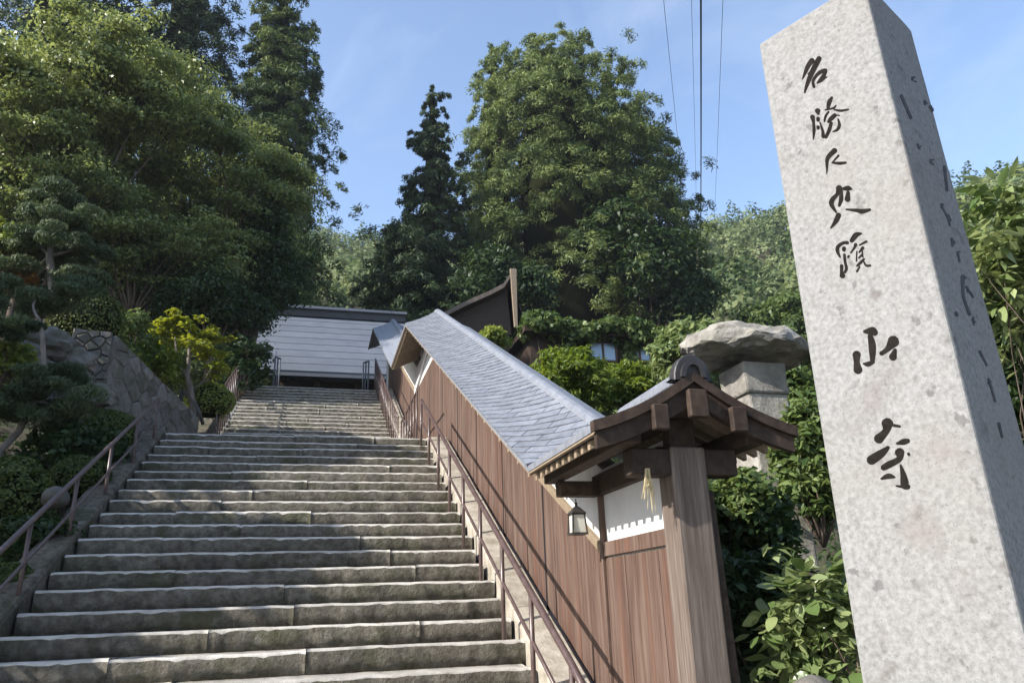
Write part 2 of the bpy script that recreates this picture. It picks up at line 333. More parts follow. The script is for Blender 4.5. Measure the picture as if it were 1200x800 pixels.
# ------------------------------------------------------------------ roofed plank wall along the stairs
E0 = .965 + EYE
XE, XE2, XRG = 1.54, 2.82, 2.18
RPTS = [(3.93, E0), (5.34, E0), (13.55, E0 + 4.21), (16.25, E0 + 4.21), (22.6, E0 + 7.45), (24.6, E0 + 7.45)]
def ez(y):
    for (a, za), (b, zb) in zip(RPTS[:-1], RPTS[1:]):
        if y <= b: return za + (zb - za) * (y - a) / (b - a)
    return RPTS[-1][1]
RR = .32
XW = 2.1
wall = thing('roofed_wall', 'long reddish brown plank wall under a stepped blue-grey shingle roof beside the stairs', 'wall', (2.2, 4.1, 0))
WL = Vector(wall.location)
def wp(mb, name, m, parent=None, smooth=False, bev=0):
    if parent is None:
        mb.v = [q - WL for q in mb.v]; o = mb.build(name, m, wall, smooth)
    else:
        mb.v = [q - WL for q in mb.v]; o = mb.build(name, m, parent, smooth)
    if bev: bevel(o, bev)
    return o
def btop(y):                                   # top line of the boards
    if y < 13.6: return EYE + .315 + (y - 5.37) * .5135
    return E0 + 4.21 - .62 + (y - 16.3) * .51 if y > 16.3 else E0 + 4.21 - .62
# plaster core
wb = lambda y: prof(y) - .5
cpts = [(4.27, ez(4.27) - .02)] + [(a, b - .02) for a, b in RPTS[1:-1]] + [(24.0, RPTS[-1][1] - .02)]
mb = MB(); mb.prism([(XW + .03, a, b) for a, b in cpts] + [(XW + .03, 24.0, ZT - .6), (XW + .03, 15, ZL - .9), (XW + .03, 4.27, -.3)], (.18, 0, 0)); wp(mb, 'plaster_core', M['plaster'])
# planks: bays between seams
seams = [5.36, 6.86, 8.4, 9.8, 11.2, 12.62, 14.09, 15.65, 17.16, 18.6, 20.1, 21.6, 23.0]
rr = random.Random(4)
def plank(a, b, zb0, zb1, zt0, zt1, proud):
    mb = MB(); x = XW + .012 - proud
    mb.prism([(x, a, zb0), (x, b, zb1), (x, b, zt1), (x, a, zt0)][::-1], (.03, 0, 0)); return wp(mb, 'plank', M['wood'])
def wbot(y): return max(0.05, nose(y) - .02) if y < 13 else nose(y) - .02
def bt(y):
    return min(btop(y), ez(y) - .05)
for a, b in zip(seams[:-1], seams[1:]):
    n = 7 if a < 13 else 4; c = a + .016
    ws = [rr.uniform(.8, 1.2) for _ in range(n)]; s = sum(ws)
    for q in ws:
        d = c + (b - .016 - a - .016) * q / s
        plank(c + .0012, d - .0012, wbot(c), wbot(d), bt(c), bt(d), rr.uniform(0, .004)); c = d
    MB_ = MB(); MB_.box((XW + .006, a - .0145, wbot(a) - .05), (XW + .028, a + .0145, bt(a) - .03)); wp(MB_, 'seam_batten', M['cable'])
c = 4.27                                        # level bay next to the end post
for q in range(6):
    d = 4.27 + (5.345 - 4.27) * (q + 1) / 6
    plank(c + .0012, d - .0012, .02, .02, EYE + .29, EYE + .29, rr.uniform(0, .004)); c = d
mb = MB(); mb.box((XW - .005, 4.27, EYE + .303), (XW + .03, 5.34, EYE + .405)); wp(mb, 'panel_rail', M['wood'], bev=.004)
mb = MB(); mb.box((XW - .015, 5.345, .02), (XW + .03, 5.375, E0 - .12)); wp(mb, 'seam_post', M['wood'], bev=.003)
# slanting top rail of the boards
for y0, y1_ in ((5.38, 13.6), (16.4, 22.6)):
    mb = MB(); mb.prism([(XW - .01, y0, bt(y0)), (XW - .01, y1_, bt(y1_)), (XW - .01, y1_, bt(y1_) + .07), (XW - .01, y0, bt(y0) + .07)][::-1], (.045, 0, 0)); wp(mb, 'slant_rail', M['cream'], bev=.004)
# white V of plaster trim on the landing bay
mb = MB(); mb.prism([(XW - .015, 14.1, E0 + 4.05), (XW - .015, 16.3, E0 + 3.55), (XW - .015, 16.3, E0 + 3.68), (XW - .015, 14.1, E0 + 4.17)][::-1], (.04, 0, 0)); wp(mb, 'plaster_band', M['plaster'])
# end post, brace
mb = MB(); mb.box((XW - .03, 4.06, -.05), (XW + .20, 4.265, E0 - .1)); wp(mb, 'end_post', M['greywood'], bev=.012)
mb = MB(); mb.prism([(2.33, 4.12, -.05), (2.42, 4.12, -.05), (2.36, 4.12, E0 - .35), (2.31, 4.12, E0 - .35)], (0, .12, 0)); wp(mb, 'side_post', M['darkwood'], bev=.008)
# beams and arms
mb = MB(); mb.box((XW - .02, 4.27, E0 - .215), (XW + .2, 5.45, E0 - .06)); wp(mb, 'wall_beam', M['darkwood'], bev=.006)
mb = MB(); mb.box((1.82, 4.08, E0 - .27), (2.52, 4.22, E0 - .11)); wp(mb, 'cross_arm', M['darkwood'], bev=.008)
mb = MB(); mb.box((1.77, 5.30, E0 - .225), (2.085, 5.41, E0 - .115)); wp(mb, 'cross_arm', M['darkwood'], bev=.006)
for xx, zz in ((1.78, E0 - .105), (2.58, E0 - .105)):
    mb = MB(); mb.box((xx - .055, 3.95, zz), (xx + .055, 5.55, zz + .115)); wp(mb, 'purlin', M['darkwood'], bev=.006)
mb = MB(); mb.box((2.11, 3.93, E0 + .085), (2.25, 5.5, E0 + .215)); wp(mb, 'ridge_purlin', M['darkwood'], bev=.006)
mb = MB(); mb.box((2.09, 4.11, E0 - .11), (2.27, 4.20, E0 + .085)); wp(mb, 'king_strut', M['darkwood'], bev=.006)
# roof: curved two-slope section swept along the stepped line
def sect(x):
    t = abs(x - XRG) / (XRG - XE); return RR * (1 - t) - .035 * math.sin(math.pi * t)
xs = [XRG + (XE2 - XRG) * q for q in (-1, -.75, -.5, -.25, 0, .25, .5, .75, 1)]
v = []; f = []
for (y, z) in RPTS:
    v += [(x, y, z + sect(x)) for x in xs] + [(x, y, z + sect(x) - .045) for x in xs[::-1]]
n = 18
for i in range(len(RPTS) - 1):
    for k in range(n): f.append((i * n + k, i * n + (k + 1) % n, (i + 1) * n + (k + 1) % n, (i + 1) * n + k))
f += [tuple(range(n)), tuple(range((len(RPTS) - 1) * n, len(RPTS) * n))[::-1]]
mb = MB(); mb.add(v, f); roof = wp(mb, 'roof', M['shingle'])
roof_par = roof
# shingles of the long slope, laid in level courses, cut at eave and ridge
def clip_poly(poly, lo, hi, ax):
    for sgn, lim in ((1, lo), (-1, hi)):
        o = []
        for i in range(len(poly)):
            p, q = poly[i], poly[(i + 1) % len(poly)]
            dp, dq = sgn * (p[ax] - lim), sgn * (q[ax] - lim)
            if dp >= 0: o.append(p)
            if dp * dq < 0: t = dp / (dp - dq); o.append(tuple(p[k] + t * (q[k] - p[k]) for k in range(3)))
        poly = o
        if not poly: break
    return poly
def shingles(ya, yb, tw, th, x_in=.0):
    A = Vector((XE, ya, ez(ya))); s = Vector((0, yb - ya, ez(yb) - ez(ya))); Ls = s.length; s.normalize()
    w_ = Vector((XRG - XE, 0, RR)); Lw = w_.length; w_.normalize()
    nrm = s.cross(w_).normalized()
    if nrm.z < 0: nrm = -nrm
    e1 = nrm.cross(Vector((0, 0, 1))).normalized(); e2 = nrm.cross(e1)
    if e2.z < 0: e2 = -e2
    # local (a,b) of s and w in e1,e2
    a11, a12, a21, a22 = s.dot(e1), w_.dot(e1), s.dot(e2), w_.dot(e2); det = a11 * a22 - a12 * a21
    cs = [(p * a11 * Ls + q * a12 * Lw, p * a21 * Ls + q * a22 * Lw) for p in (0, 1) for q in (0, 1)]
    u0_, u1_ = min(c[0] for c in cs), max(c[0] for c in cs); v0_, v1_ = min(c[1] for c in cs), max(c[1] for c in cs)
    rr = random.Random(8); row = 0; vv = v0_
    while vv < v1_:
        uu = u0_ - tw * (.5 if row % 2 else 0) + rr.uniform(-.03, .03)
        while uu < u1_:
            quad = []
            for (du, dv, hh) in ((.003, -.006, .013), (tw - .003, -.006, .013), (tw - .003, th, .003), (.003, th, .003)):
                U, V_ = uu + du, vv + dv
                S = (U * a22 - a12 * V_) / det; W = (a11 * V_ - a21 * U) / det
                quad.append((S, W, hh))
            quad = clip_poly(quad, 0, Ls, 0)
            if quad: quad = clip_poly(quad, -.01, Lw - .02, 1)
            if quad and len(quad) >= 3:
                S_ = [q[0] for q in quad]; W_ = [q[1] for q in quad]
                if (max(S_) - min(S_)) > .03 and (max(W_) - min(W_)) > .03:
                    lift = rr.uniform(0, .003)
                    def P(q, hh):
                        x = XE + w_.x * q[1]; base = A + s * q[0] + w_ * q[1]
                        return Vector((base.x, base.y, base.z + (sect(base.x) - RR * (1 - abs(base.x - XRG) / (XRG - XE))))) + nrm * hh
                    top = [P(q, q[2] + lift + .004) for q in quad]; bot = [P(q, -.004) for q in quad]
                    k = len(quad); mb = MB()
                    F = [tuple(range(k))] + [(i, k + i, k + (i + 1) % k, (i + 1) % k) for i in range(k)]
                    mb.add(top + bot, F)
                    wp(mb, 'shingle', M['shingle'], roof_par)
            uu += tw
        vv += th; row += 1
shingles(RPTS[1][0], RPTS[2][0], .30, .125)
# ridge cap
v = []; f = []
for (y, z) in RPTS:
    for a in range(7):
        t = math.pi * a / 6; v.append((XRG - .075 * math.cos(t), y - (.0), z + RR - .03 + .062 * math.sin(t)))
for i in range(len(RPTS) - 1):
    for k in range(6): f.append((i * 7 + k, (i + 1) * 7 + k, (i + 1) * 7 + k + 1, i * 7 + k + 1))
f += [tuple(range(7)), tuple(range((len(RPTS) - 1) * 7, len(RPTS) * 7))[::-1]]
mb = MB(); mb.add(v, f); wp(mb, 'ridge_cap', M['shingle'], roof_par)
# big ridge roll and arched end tile over the level bay
def arch(x, z, rw, rh, n=10, foot=.0): return [(x - rw - foot, z)] * (foot > 0) + [(x - rw * math.cos(math.pi * i / n), z + rh * math.sin(math.pi * i / n)) for i in range(n + 1)] + [(x + rw + foot, z)] * (foot > 0)
mb = MB(); a = arch(XRG, E0 + RR - .05, .085, .10); mb.prism([(x, 3.97, z) for x, z in a], (0, .95, 0)); wp(mb, 'ridge_roll', M['shingle'], roof_par, bev=.005)
mb = MB(); a = arch(XRG, E0 + RR - .05, .125, .165, 12, .03); mb.prism([(x, 3.89, z) for x, z in a], (0, .075, 0)); oni = wp(mb, 'ridge_end_tile', M['tile'], roof_par, bev=.006)
mb = MB(); a = arch(XRG, E0 + RR - .035, .085, .11, 10); b = arch(XRG, E0 + RR - .035, .055, .08, 10)
for i in range(10): mb.prism([(a[i][0], 3.87, a[i][1]), (a[i + 1][0], 3.87, a[i + 1][1]), (b[i + 1][0], 3.87, b[i + 1][1]), (b[i][0], 3.87, b[i][1])], (0, .021, 0))
wp(mb, 'tile_rim', M['tile'], roof_par)
# barge boards on the gable end: lower deep board, upper thin board
for sgn in (-1, 1):
    def bx_(t, dz): x = XRG + sgn * (XRG - XE + .01) * t; return (x, E0 + sect(XRG + sgn * (XRG - XE) * min(t, 1)) + dz)
    ts = [0, .15, .3, .45, .6, .75, .9, 1.0]
    for nm, y0, dy, z0, z1, tmax in (('barge_board', 3.905, .045, -.185, -.062, .985), ('verge_board', 3.88, .06, -.06, .004, 1.02)):
        mb = MB(); P = [bx_(t * tmax, z1) for t in ts]; Q = [bx_(t * tmax, z0 + (.03 * t if nm == 'barge_board' else 0)) for t in ts]
        for i in range(7):
            q = [(P[i][0], y0, P[i][1]), (P[i + 1][0], y0, P[i + 1][1]), (Q[i + 1][0], y0, Q[i + 1][1]), (Q[i][0], y0, Q[i][1])]
            mb.prism(q if sgn < 0 else q[::-1], (0, dy, 0))
        wp(mb, nm, M['darkwood'], roof_par)
# purlin end caps seen on the gable
for xx, zz, ww, hh in ((1.93, E0 + .03, .048, .15), (XRG, E0 + .12, .06, .17), (2.44, E0 + .03, .05, .15)):
    mb = MB(); mb.box((xx - ww, 3.85, zz - hh / 2), (xx + ww, 3.90, zz + hh / 2)); wp(mb, 'purlin_end', M['darkwood'], roof_par, bev=.006)
# eave fascia and rafters
for sgn, XX in ((-1, XE), (1, XE2)):
    for (ya, za), (yb, zb) in zip(RPTS[:-1], RPTS[1:]):
        mb = MB(); x0 = XX - sgn * .03
        mb.prism([(x0, ya + .004, za - .060), (x0, yb - .004, zb - .060), (x0, yb - .004, zb - .046), (x0, ya + .004, za - .046)][::-1], (.025 * sgn, 0, 0)); wp(mb, 'fascia', M['cream'], roof_par)
src = None
for y in list(np.arange(4.0, 5.34, .125)) + list(np.arange(13.6, 16.25, .15)) + list(np.arange(5.45, 13.5, .3)) + list(np.arange(16.4, 22.5, .45)):
    for sgn in (-1, 1):
        if src is None:
            mb = MB(); mb.prism([(0, 0, -.0), (.56, 0, .27), (.56, 0, .215), (0, 0, -.05)], (0, .045, 0)); src = mb.build('rafter', M['cream'], roof_par); o = src
        else: o = again('rafter', src, roof_par)
        o.location = Vector((XRG + sgn * .60, float(y), ez(float(y)) - .066)) - WL
        o.scale = (-sgn, 1, 1)

# hanging iron lantern under the arm
LN = Vector((1.90, 5.335, EYE + .46))
ln = thing('hanging_lantern', 'small black iron lantern with frosted panes hanging under the eave of the plank wall', 'lantern', LN)
MB().box((-.062, -.062, 0), (.062, .062, .014)).build('base_plate', M['iron'], ln)
for sx in (-1, 1):
    for sy in (-1, 1):
        mb = MB(); mb.prism([(sx * .055 + a, sy * .055 + b, .014) for a, b in ((-.005, -.005), (.005, -.005), (.005, .005), (-.005, .005))], (-sx * .010, -sy * .010, .13)); mb.build('corner_bar', M['iron'], ln)
mb = MB(); mb.box((-.044, -.044, .014), (.044, .044, .142)); mb.build('glass', M['frost'], ln)
mb = MB(); mb.box((-.054, -.054, .144), (.054, .054, .154)); mb.add([(-.058, -.058, .154), (.058, -.058, .154), (.058, .058, .154), (-.058, .058, .154), (-.014, -.014, .205), (.014, -.014, .205), (.014, .014, .205), (-.014, .014, .205)], [(0, 1, 5, 4), (1, 2, 6, 5), (2, 3, 7, 6), (3, 0, 4, 7), (4, 5, 6, 7)]); mb.build('hood', M['iron'], ln)
MB().tube([(0, 0, .2), (0, 0, .235)], .011, 8).build('finial', M['iron'], ln)
MB().tube([(0, 0, .23), (0, 0, E0 - .243 - LN.z)], .004, 6).build('hook', M['iron'], ln)
# dry straw tuft tied under the gable
st = MB(); c0 = Vector((1.90, 4.05, E0 - .24))
for i in range(16):
    a = random.uniform(-1, 1); b = random.uniform(.10, .26); st.tube([c0 + Vector((random.uniform(-.01, .01), random.uniform(-.01, .01), 0)), c0 + Vector((a * .03, random.uniform(-.02, .02), -b * .5)), c0 + Vector((a * .05, random.uniform(-.03, .03), -b))], [.004, .003, .0015], 5)
tag(st.build('straw_tuft', M['straw']), 'tuft of dry straw hanging from the cross arm under the gable', 'ornament')

# ------------------------------------------------------------------ inscribed stone pillar
PC = Vector((2.4406, 2.5311, 0)); PT = 2.666 + EYE; PHI = -1.11623; W1, W2, TP = .275, .26558, .00706
d1 = Vector((math.cos(PHI), math.sin(PHI), 0)); d2 = Vector((-math.sin(PHI), math.cos(PHI), 0))
pil = thing('stone_pillar', 'tall square granite pillar with black brush inscription', 'stone pillar', PC)
v = []; f = []; NZ = 24; NS = 7
for j in range(NZ + 1):
    z = PT * j / NZ; g = (PT - z) * TP
    ring = []
    a, b = W1 + g, W2 + g
    for (p0, p1) in (((-a, -b), (a, -b)), ((a, -b), (a, b)), ((a, b), (-a, b)), ((-a, b), (-a, -b))):
        for i in range(NS):
            t = i / NS; ring.append((p0[0] + (p1[0] - p0[0]) * t, p0[1] + (p1[1] - p0[1]) * t))
    for (p, q) in ring:
        P = d1 * p + d2 * q; k = (abs(abs(p) - a) < 1e-6) and (abs(abs(q) - b) < 1e-6)
        wob = .004 * fbm((p * 4, q * 4, z * 5), 2.5, 3) if k else 0
        v.append(P * (1 - .012 * k + wob) + Vector((0, 0, z)))
n = 4 * NS
for j in range(NZ):
    for i in range(n): f.append((j * n + i, j * n + (i + 1) % n, (j + 1) * n + (i + 1) % n, (j + 1) * n + i))
f.append(tuple(range(NZ * n, (NZ + 1) * n)))
shaft = mesh('shaft', v, f, M['pillar'], pil); bevel(shaft, .012, 2)
mb = MB(); Mx = Matrix.Rotation(PHI, 4, 'Z'); mb.box((-.46, -.46, 0), (.46, .46, .22), Mx); bevel(mb.build('base_stone', M['pillar'], pil), .02, 2)
# the inscription: brush strokes on the two visible faces
CH = {
 'f': [
 (930, 60, 13.33, [[(400,120,40),(340,230,42),(260,400,38),(200,560,25),(175,650,12)], [(290,150,40),(230,230,35),(190,320,28),(140,440,8)], [(230,360,14),(290,320,20)], [(320,560,22),(305,470,22),(370,370,25),(440,320,30),(500,300,28)], [(505,310,25),(470,390,30),(430,450,33),(370,500,12)], [(520,405,8),(440,460,20)]]),
 (940, 105, 11.43, [[(400,110,16),(365,170,30),(345,260,18)], [(310,275,8),(420,250,12),(455,215,8)], [(430,270,10),(520,285,16),(620,268,10)], [(210,290,38),(215,325,18)], [(140,370,32),(155,450,18),(160,560,20),(150,670,6)], [(215,390,24),(214,412,22)], [(215,500,20),(213,520,18)], [(240,440,8),(275,550,18),(285,630,25)], [(355,300,12),(315,360,14),(300,430,10)], [(440,345,25),(390,390,28),(350,435,15)], [(440,340,8),(500,350,8)], [(390,450,22),(365,540,24),(320,640,20)], [(485,400,12),(500,480,20),(470,540,18),(415,565,8)]]),
 (955, 160, 6.667, [[(155,110,20),(110,155,17),(95,190,14),(95,250,8),(92,290,3)], [(135,205,6),(190,210,12),(240,205,9)], [(185,150,8),(140,200,5)]]),
 (955, 160, 6.667, [[(190,405,25),(175,450,14),(140,490,18),(130,530,18),(165,590,8)], [(215,410,10),(260,405,20),(285,410,8)], [(260,440,14),(255,490,22)], [(205,430,14),(205,490,16),(190,540,10)], [(245,570,6),(330,578,14),(370,585,18),(430,572,10)], [(185,615,20),(165,660,18),(125,715,4)]]),
 (970, 260, 10.667, [[(420,145,10),(355,165,32),(300,235,25)], [(245,260,22),(190,265,18),(130,310,22),(125,370,22),(155,440,10)], [(205,330,24),(203,350,22)], [(210,410,16),(218,500,16),(235,580,18),(215,630,14)], [(175,550,22),(175,620,20),(185,670,35)], [(350,285,22),(330,330,14),(290,385,10)], [(262,430,16),(256,440,14)], [(485,245,14),(400,290,10)], [(440,325,20),(395,380,10)], [(365,370,8),(360,490,9)], [(430,410,14),(390,450,10)], [(455,465,12),(400,520,18),(365,550,10)], [(400,560,10),(365,620,12)], [(455,500,10),(480,545,14),(530,545,14)], [(430,330,8),(440,440,8)]]),
 (990, 370, 10, [[(235,185,20),(320,180,50),(350,195,40)], [(300,240,30),(320,330,42),(325,430,38),(325,530,25)], [(335,540,18),(270,565,28),(220,560,10)], [(140,455,48),(140,540,34),(155,630,52)], [(570,300,68),(500,390,30),(430,440,24)], [(590,400,20),(565,480,45)]]),
 (1005, 480, 8, [[(280,130,55),(265,200,32),(200,270,45)], [(340,145,14),(395,155,12)], [(470,290,22),(430,300,28),(370,315,10)], [(285,355,18),(220,410,38),(130,470,45)], [(395,400,45),(390,460,28),(300,510,32),(245,540,28)], [(478,412,14),(482,420,12)], [(345,630,10),(290,620,26),(225,645,10)], [(405,520,10),(430,610,28),(445,700,40),(470,720,25)], [(365,712,8),(460,725,18)]])],
 's': [
 (1080, 240, 2.5, [[(120,210,6),(122,270,4),(140,320,5)], [(130,240,3),(150,270,3)], [(100,316,4),(101,324,3)], [(75,30,3),(82,60,3)], [(88,100,4),(90,120,3)], [(105,140,3),(110,165,3)], [(170,430,4),(190,470,2)], [(195,510,3),(215,575,3)], [(225,640,4),(235,680,3)], [(150,330,3),(152,350,3)]]),
 (1020, 0, 3.07, [[(110,345,5),(125,380,5),(145,425,5)], [(195,365,5),(196,375,4)], [(215,385,6),(222,400,4)], [(150,280,4),(151,288,4)], [(170,520,4),(171,530,3)], [(265,600,5),(275,685,5)], [(215,575,3),(216,585,3)], [(255,740,3),(280,790,3)]])]}
def faceplane(which):
    a = W1 + PT * TP * .5; b = W2 + PT * TP * .5
    tilt = TP
    if which == 'f': n = (-d2 + Vector((0, 0, tilt))).normalized(); P0 = PC - d2 * (W2 + TP * PT)
    else: n = (d1 + Vector((0, 0, tilt))).normalized(); P0 = PC + d1 * (W1 + TP * PT)
    return n, P0
def catmull(P, k=5):
    if len(P) < 3: return P
    Q = [P[0]] + P + [P[-1]]; o = []
    for i in range(1, len(Q) - 2):
        for j in range(k):
            t = j / k; a, b, c, d = Q[i - 1], Q[i], Q[i + 1], Q[i + 2]
            o.append(tuple(.5 * (2 * b[m] + (c[m] - a[m]) * t + (2 * a[m] - 5 * b[m] + 4 * c[m] - d[m]) * t * t + (3 * b[m] - a[m] - 3 * c[m] + d[m]) * t ** 3) for m in range(3)))
    return o + [P[-1]]
k_off = 0
for which in 'fs':
    nrm, P0 = faceplane(which)
    for (ox, oy, sc, strokes) in CH[which]:
        mb = MB()
        if which == 's':
            more = []; r_ = random.Random(ox)
            for st_ in strokes:
                x, y, r = st_[0]; u_ = 14 * sc / 2.5
                for _ in range(3): a_ = r_.uniform(-.6, .6); l_ = r_.uniform(.25, .6) * u_; x2 = x + r_.uniform(-.25, .45) * u_; y2 = y + r_.uniform(-.3, .9) * u_; more.append([(x2, y2, 1.6 * sc / 2.5), (x2 + l_ * .5 * math.cos(a_), y2 + l_ * .5 * math.sin(a_) + .1 * u_, 2.0 * sc / 2.5), (x2 + l_ * .8 * math.cos(a_), y2 + l_ * math.sin(a_) + .3 * u_, .8 * sc / 2.5)])
            strokes = strokes + more
        for stroke in strokes:
            P = catmull(stroke); k_off += 1
            L_, R_ = [], []
            for i, (x, y, r) in enumerate(P):
                a, b = P[max(i - 1, 0)], P[min(i + 1, len(P) - 1)]; dx, dy = b[0] - a[0], b[1] - a[1]; l = math.hypot(dx, dy) or 1
                L_.append((x - dy / l * r, y + dx / l * r)); R_.append((x + dy / l * r, y - dx / l * r))
            def cap(i0, i1, s):
                (x, y, r), (x2, y2, _) = P[i0], P[i1]; a0 = math.atan2(y - y2, x - x2)
                return [(x + r * math.cos(a0 + s * t), y + r * math.sin(a0 + s * t)) for t in (math.radians(60), math.radians(20), math.radians(-20), math.radians(-60))]
            outl = L_ + cap(-1, -2, 1)[0:4] + R_[::-1] + cap(0, 1, 1)[0:4]
            pts3 = []
            for (x, y) in outl:
                d = ray(ox + x / sc, oy + y / sc); O = Vector((0, 0, EYE)); t = (P0 - O).dot(nrm) / d.dot(nrm); pts3.append(O + d * t - PC)
            mb.prism([q + nrm * .0004 for q in pts3], nrm * (.0012 + .00005 * (k_off % 17)))
        mb.build('inscribed_character', M['black'] if which == 'f' else M['faded'], pil)

#PART2
# ------------------------------------------------------------------ foliage tools
def unit(a): return a / np.maximum(np.linalg.norm(a, axis=1, keepdims=True), 1e-9)
def leaf_mesh(name, P, Nn, D, L, W, tint, m, parent, fold=.18, loc=None):
    n = len(P)
    D = unit(D - Nn * (D * Nn).sum(1, keepdims=True)); S = np.cross(Nn, D)
    L = np.broadcast_to(L, n)[:, None]; W = np.broadcast_to(W, n)[:, None]
    off = np.array(loc if loc is not None else (0, 0, 0))
    P = P - off
    V = np.empty((n, 4, 3)); V[:, 0] = P - D * L * .5; V[:, 2] = P + D * L * .5 - Nn * L * .08
    V[:, 1] = P + S * W * .5 + Nn * W * fold - D * L * .05; V[:, 3] = P - S * W * .5 + Nn * W * fold - D * L * .05
    me = bpy.data.meshes.new(name); me.vertices.add(4 * n); me.vertices.foreach_set('co', V.reshape(-1).astype(np.float32))
    me.loops.add(4 * n); me.loops.foreach_set('vertex_index', np.arange(4 * n, dtype=np.int32))
    me.polygons.add(n); me.polygons.foreach_set('loop_start', np.arange(0, 4 * n, 4, dtype=np.int32)); me.polygons.foreach_set('loop_total', np.full(n, 4, dtype=np.int32))
    at = me.attributes.new('tint', 'FLOAT', 'FACE'); at.data.foreach_set('value', np.clip(tint, 0, 1).astype(np.float32))
    me.materials.append(m); me.update(); me.validate()
    o = bpy.data.objects.new(name, me)
    return link(o, parent)
def clumps(name, C, R, n, L, W, m, parent, upw=.6, outw=.6, rnd=.7, droop=.2, shell=.45, tbase=None, loc=None, var=.25, sizevar=.35, sag=0, bias=None, dirw=.8):
    C = np.asarray(C, float); K = len(C); R = np.broadcast_to(np.asarray(R, float), (K, 3))
    u = rng.normal(size=(K * n, 3)); u = unit(u if bias is None else unit(u) + np.repeat(bias, n, 0)); rad = (shell + (1 - shell) * rng.random((K * n, 1))) ; c = np.repeat(C, n, 0); rr_ = np.repeat(R, n, 0)
    P = c + u * rad * rr_
    if sag: P[:, 2] -= sag * (np.hypot(P[:, 0] - c[:, 0], P[:, 1] - c[:, 1]) ** 2) / np.maximum(rr_[:, 0], .05)
    Nn = unit(np.array([0, 0, 1.]) * upw + u * outw + rng.normal(size=u.shape) * rnd)
    D = rng.normal(size=u.shape) * .7 + u * dirw; D[:, 2] -= droop
    tb = rng.random(K) * .6 + .2 if tbase is None else tbase
    t = np.repeat(tb, n) + rng.normal(size=K * n) * var * .6
    sc = 1 + (rng.random(K * n) - .5) * 2 * sizevar
    return leaf_mesh(name, P, Nn, D, L * sc, W * sc, t, m, parent, loc=loc)
def limb(mb, a, b, ra, rb, n=7, bend=.12, seg=5):
    a = Vector(a); b = Vector(b); k = (b - a).length; pts = []; rad = []
    o = Vector((random.uniform(-1, 1), random.uniform(-1, 1), random.uniform(0, .6))) * bend * k
    for i in range(seg + 1):
        t = i / seg; pts.append(a.lerp(b, t) + o * math.sin(math.pi * t)); rad.append(ra + (rb - ra) * t)
    mb.tube(pts, rad, n); return pts
def lobed(center, rad, nl, lobe, nc, top=.0):
    """clump centres spread over the surfaces of several lobes that fill an ellipsoid"""
    center = np.array(center); rad = np.array(rad)
    u = unit(rng.normal(size=(nl, 3))); lc = u * (rng.random((nl, 1)) ** .4) * (1 - lobe * .7)
    idx = rng.integers(0, nl, nc); v_ = unit(rng.normal(size=(nc, 3)) + np.array([0, 0, top])); C = lc[idx] + v_ * lobe * (.6 + .4 * rng.random((nc, 1)))
    return center + C * rad, lc * rad + center
def broadleaf(name, label, base, center, rad, nl, nc, n, L, W, m, group=None, cat='tree', lobe=.42, cr=(.30, .30, .14), trunk=.16, bark='bark', top=.5, upw=.5, sag=.25, shell=.2, t0=.2, layer=0):
    base = Vector(base); t = thing(name, label, cat, base, group)
    C, lc = lobed(center, rad, nl, lobe, nc, top)
    if layer:
        ph = np.array([noise.noise(Vector((q[0] * .35, q[1] * .35, 2.0))) * 2.2 * layer for q in C])
        C[:, 2] = np.round((C[:, 2] + ph) / layer) * layer - ph + rng.normal(size=nc) * layer * .09
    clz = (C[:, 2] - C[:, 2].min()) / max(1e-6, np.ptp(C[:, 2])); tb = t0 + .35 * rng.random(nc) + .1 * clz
    clumps('crown', C, np.array(cr) * (.7 + .6 * rng.random((nc, 1))), n, L, W, m, t, upw=upw, outw=.75, rnd=.55, shell=shell, tbase=tb, loc=base, sag=sag)
    mb = MB(); cc = Vector(center); q = base + (cc - base) * .45
    mb.tube([Vector((0, 0, -.5)), (q - base) * .5 + Vector((random.uniform(-.1, .1), random.uniform(-.1, .1), 0)), q - base], [trunk, trunk * .85, trunk * .65], 9)
    for l in lc: limb(mb, q - base, Vector(l) - base, trunk * .4, trunk * .08)
    mb.build('trunk', M[bark], t, True)
    return t
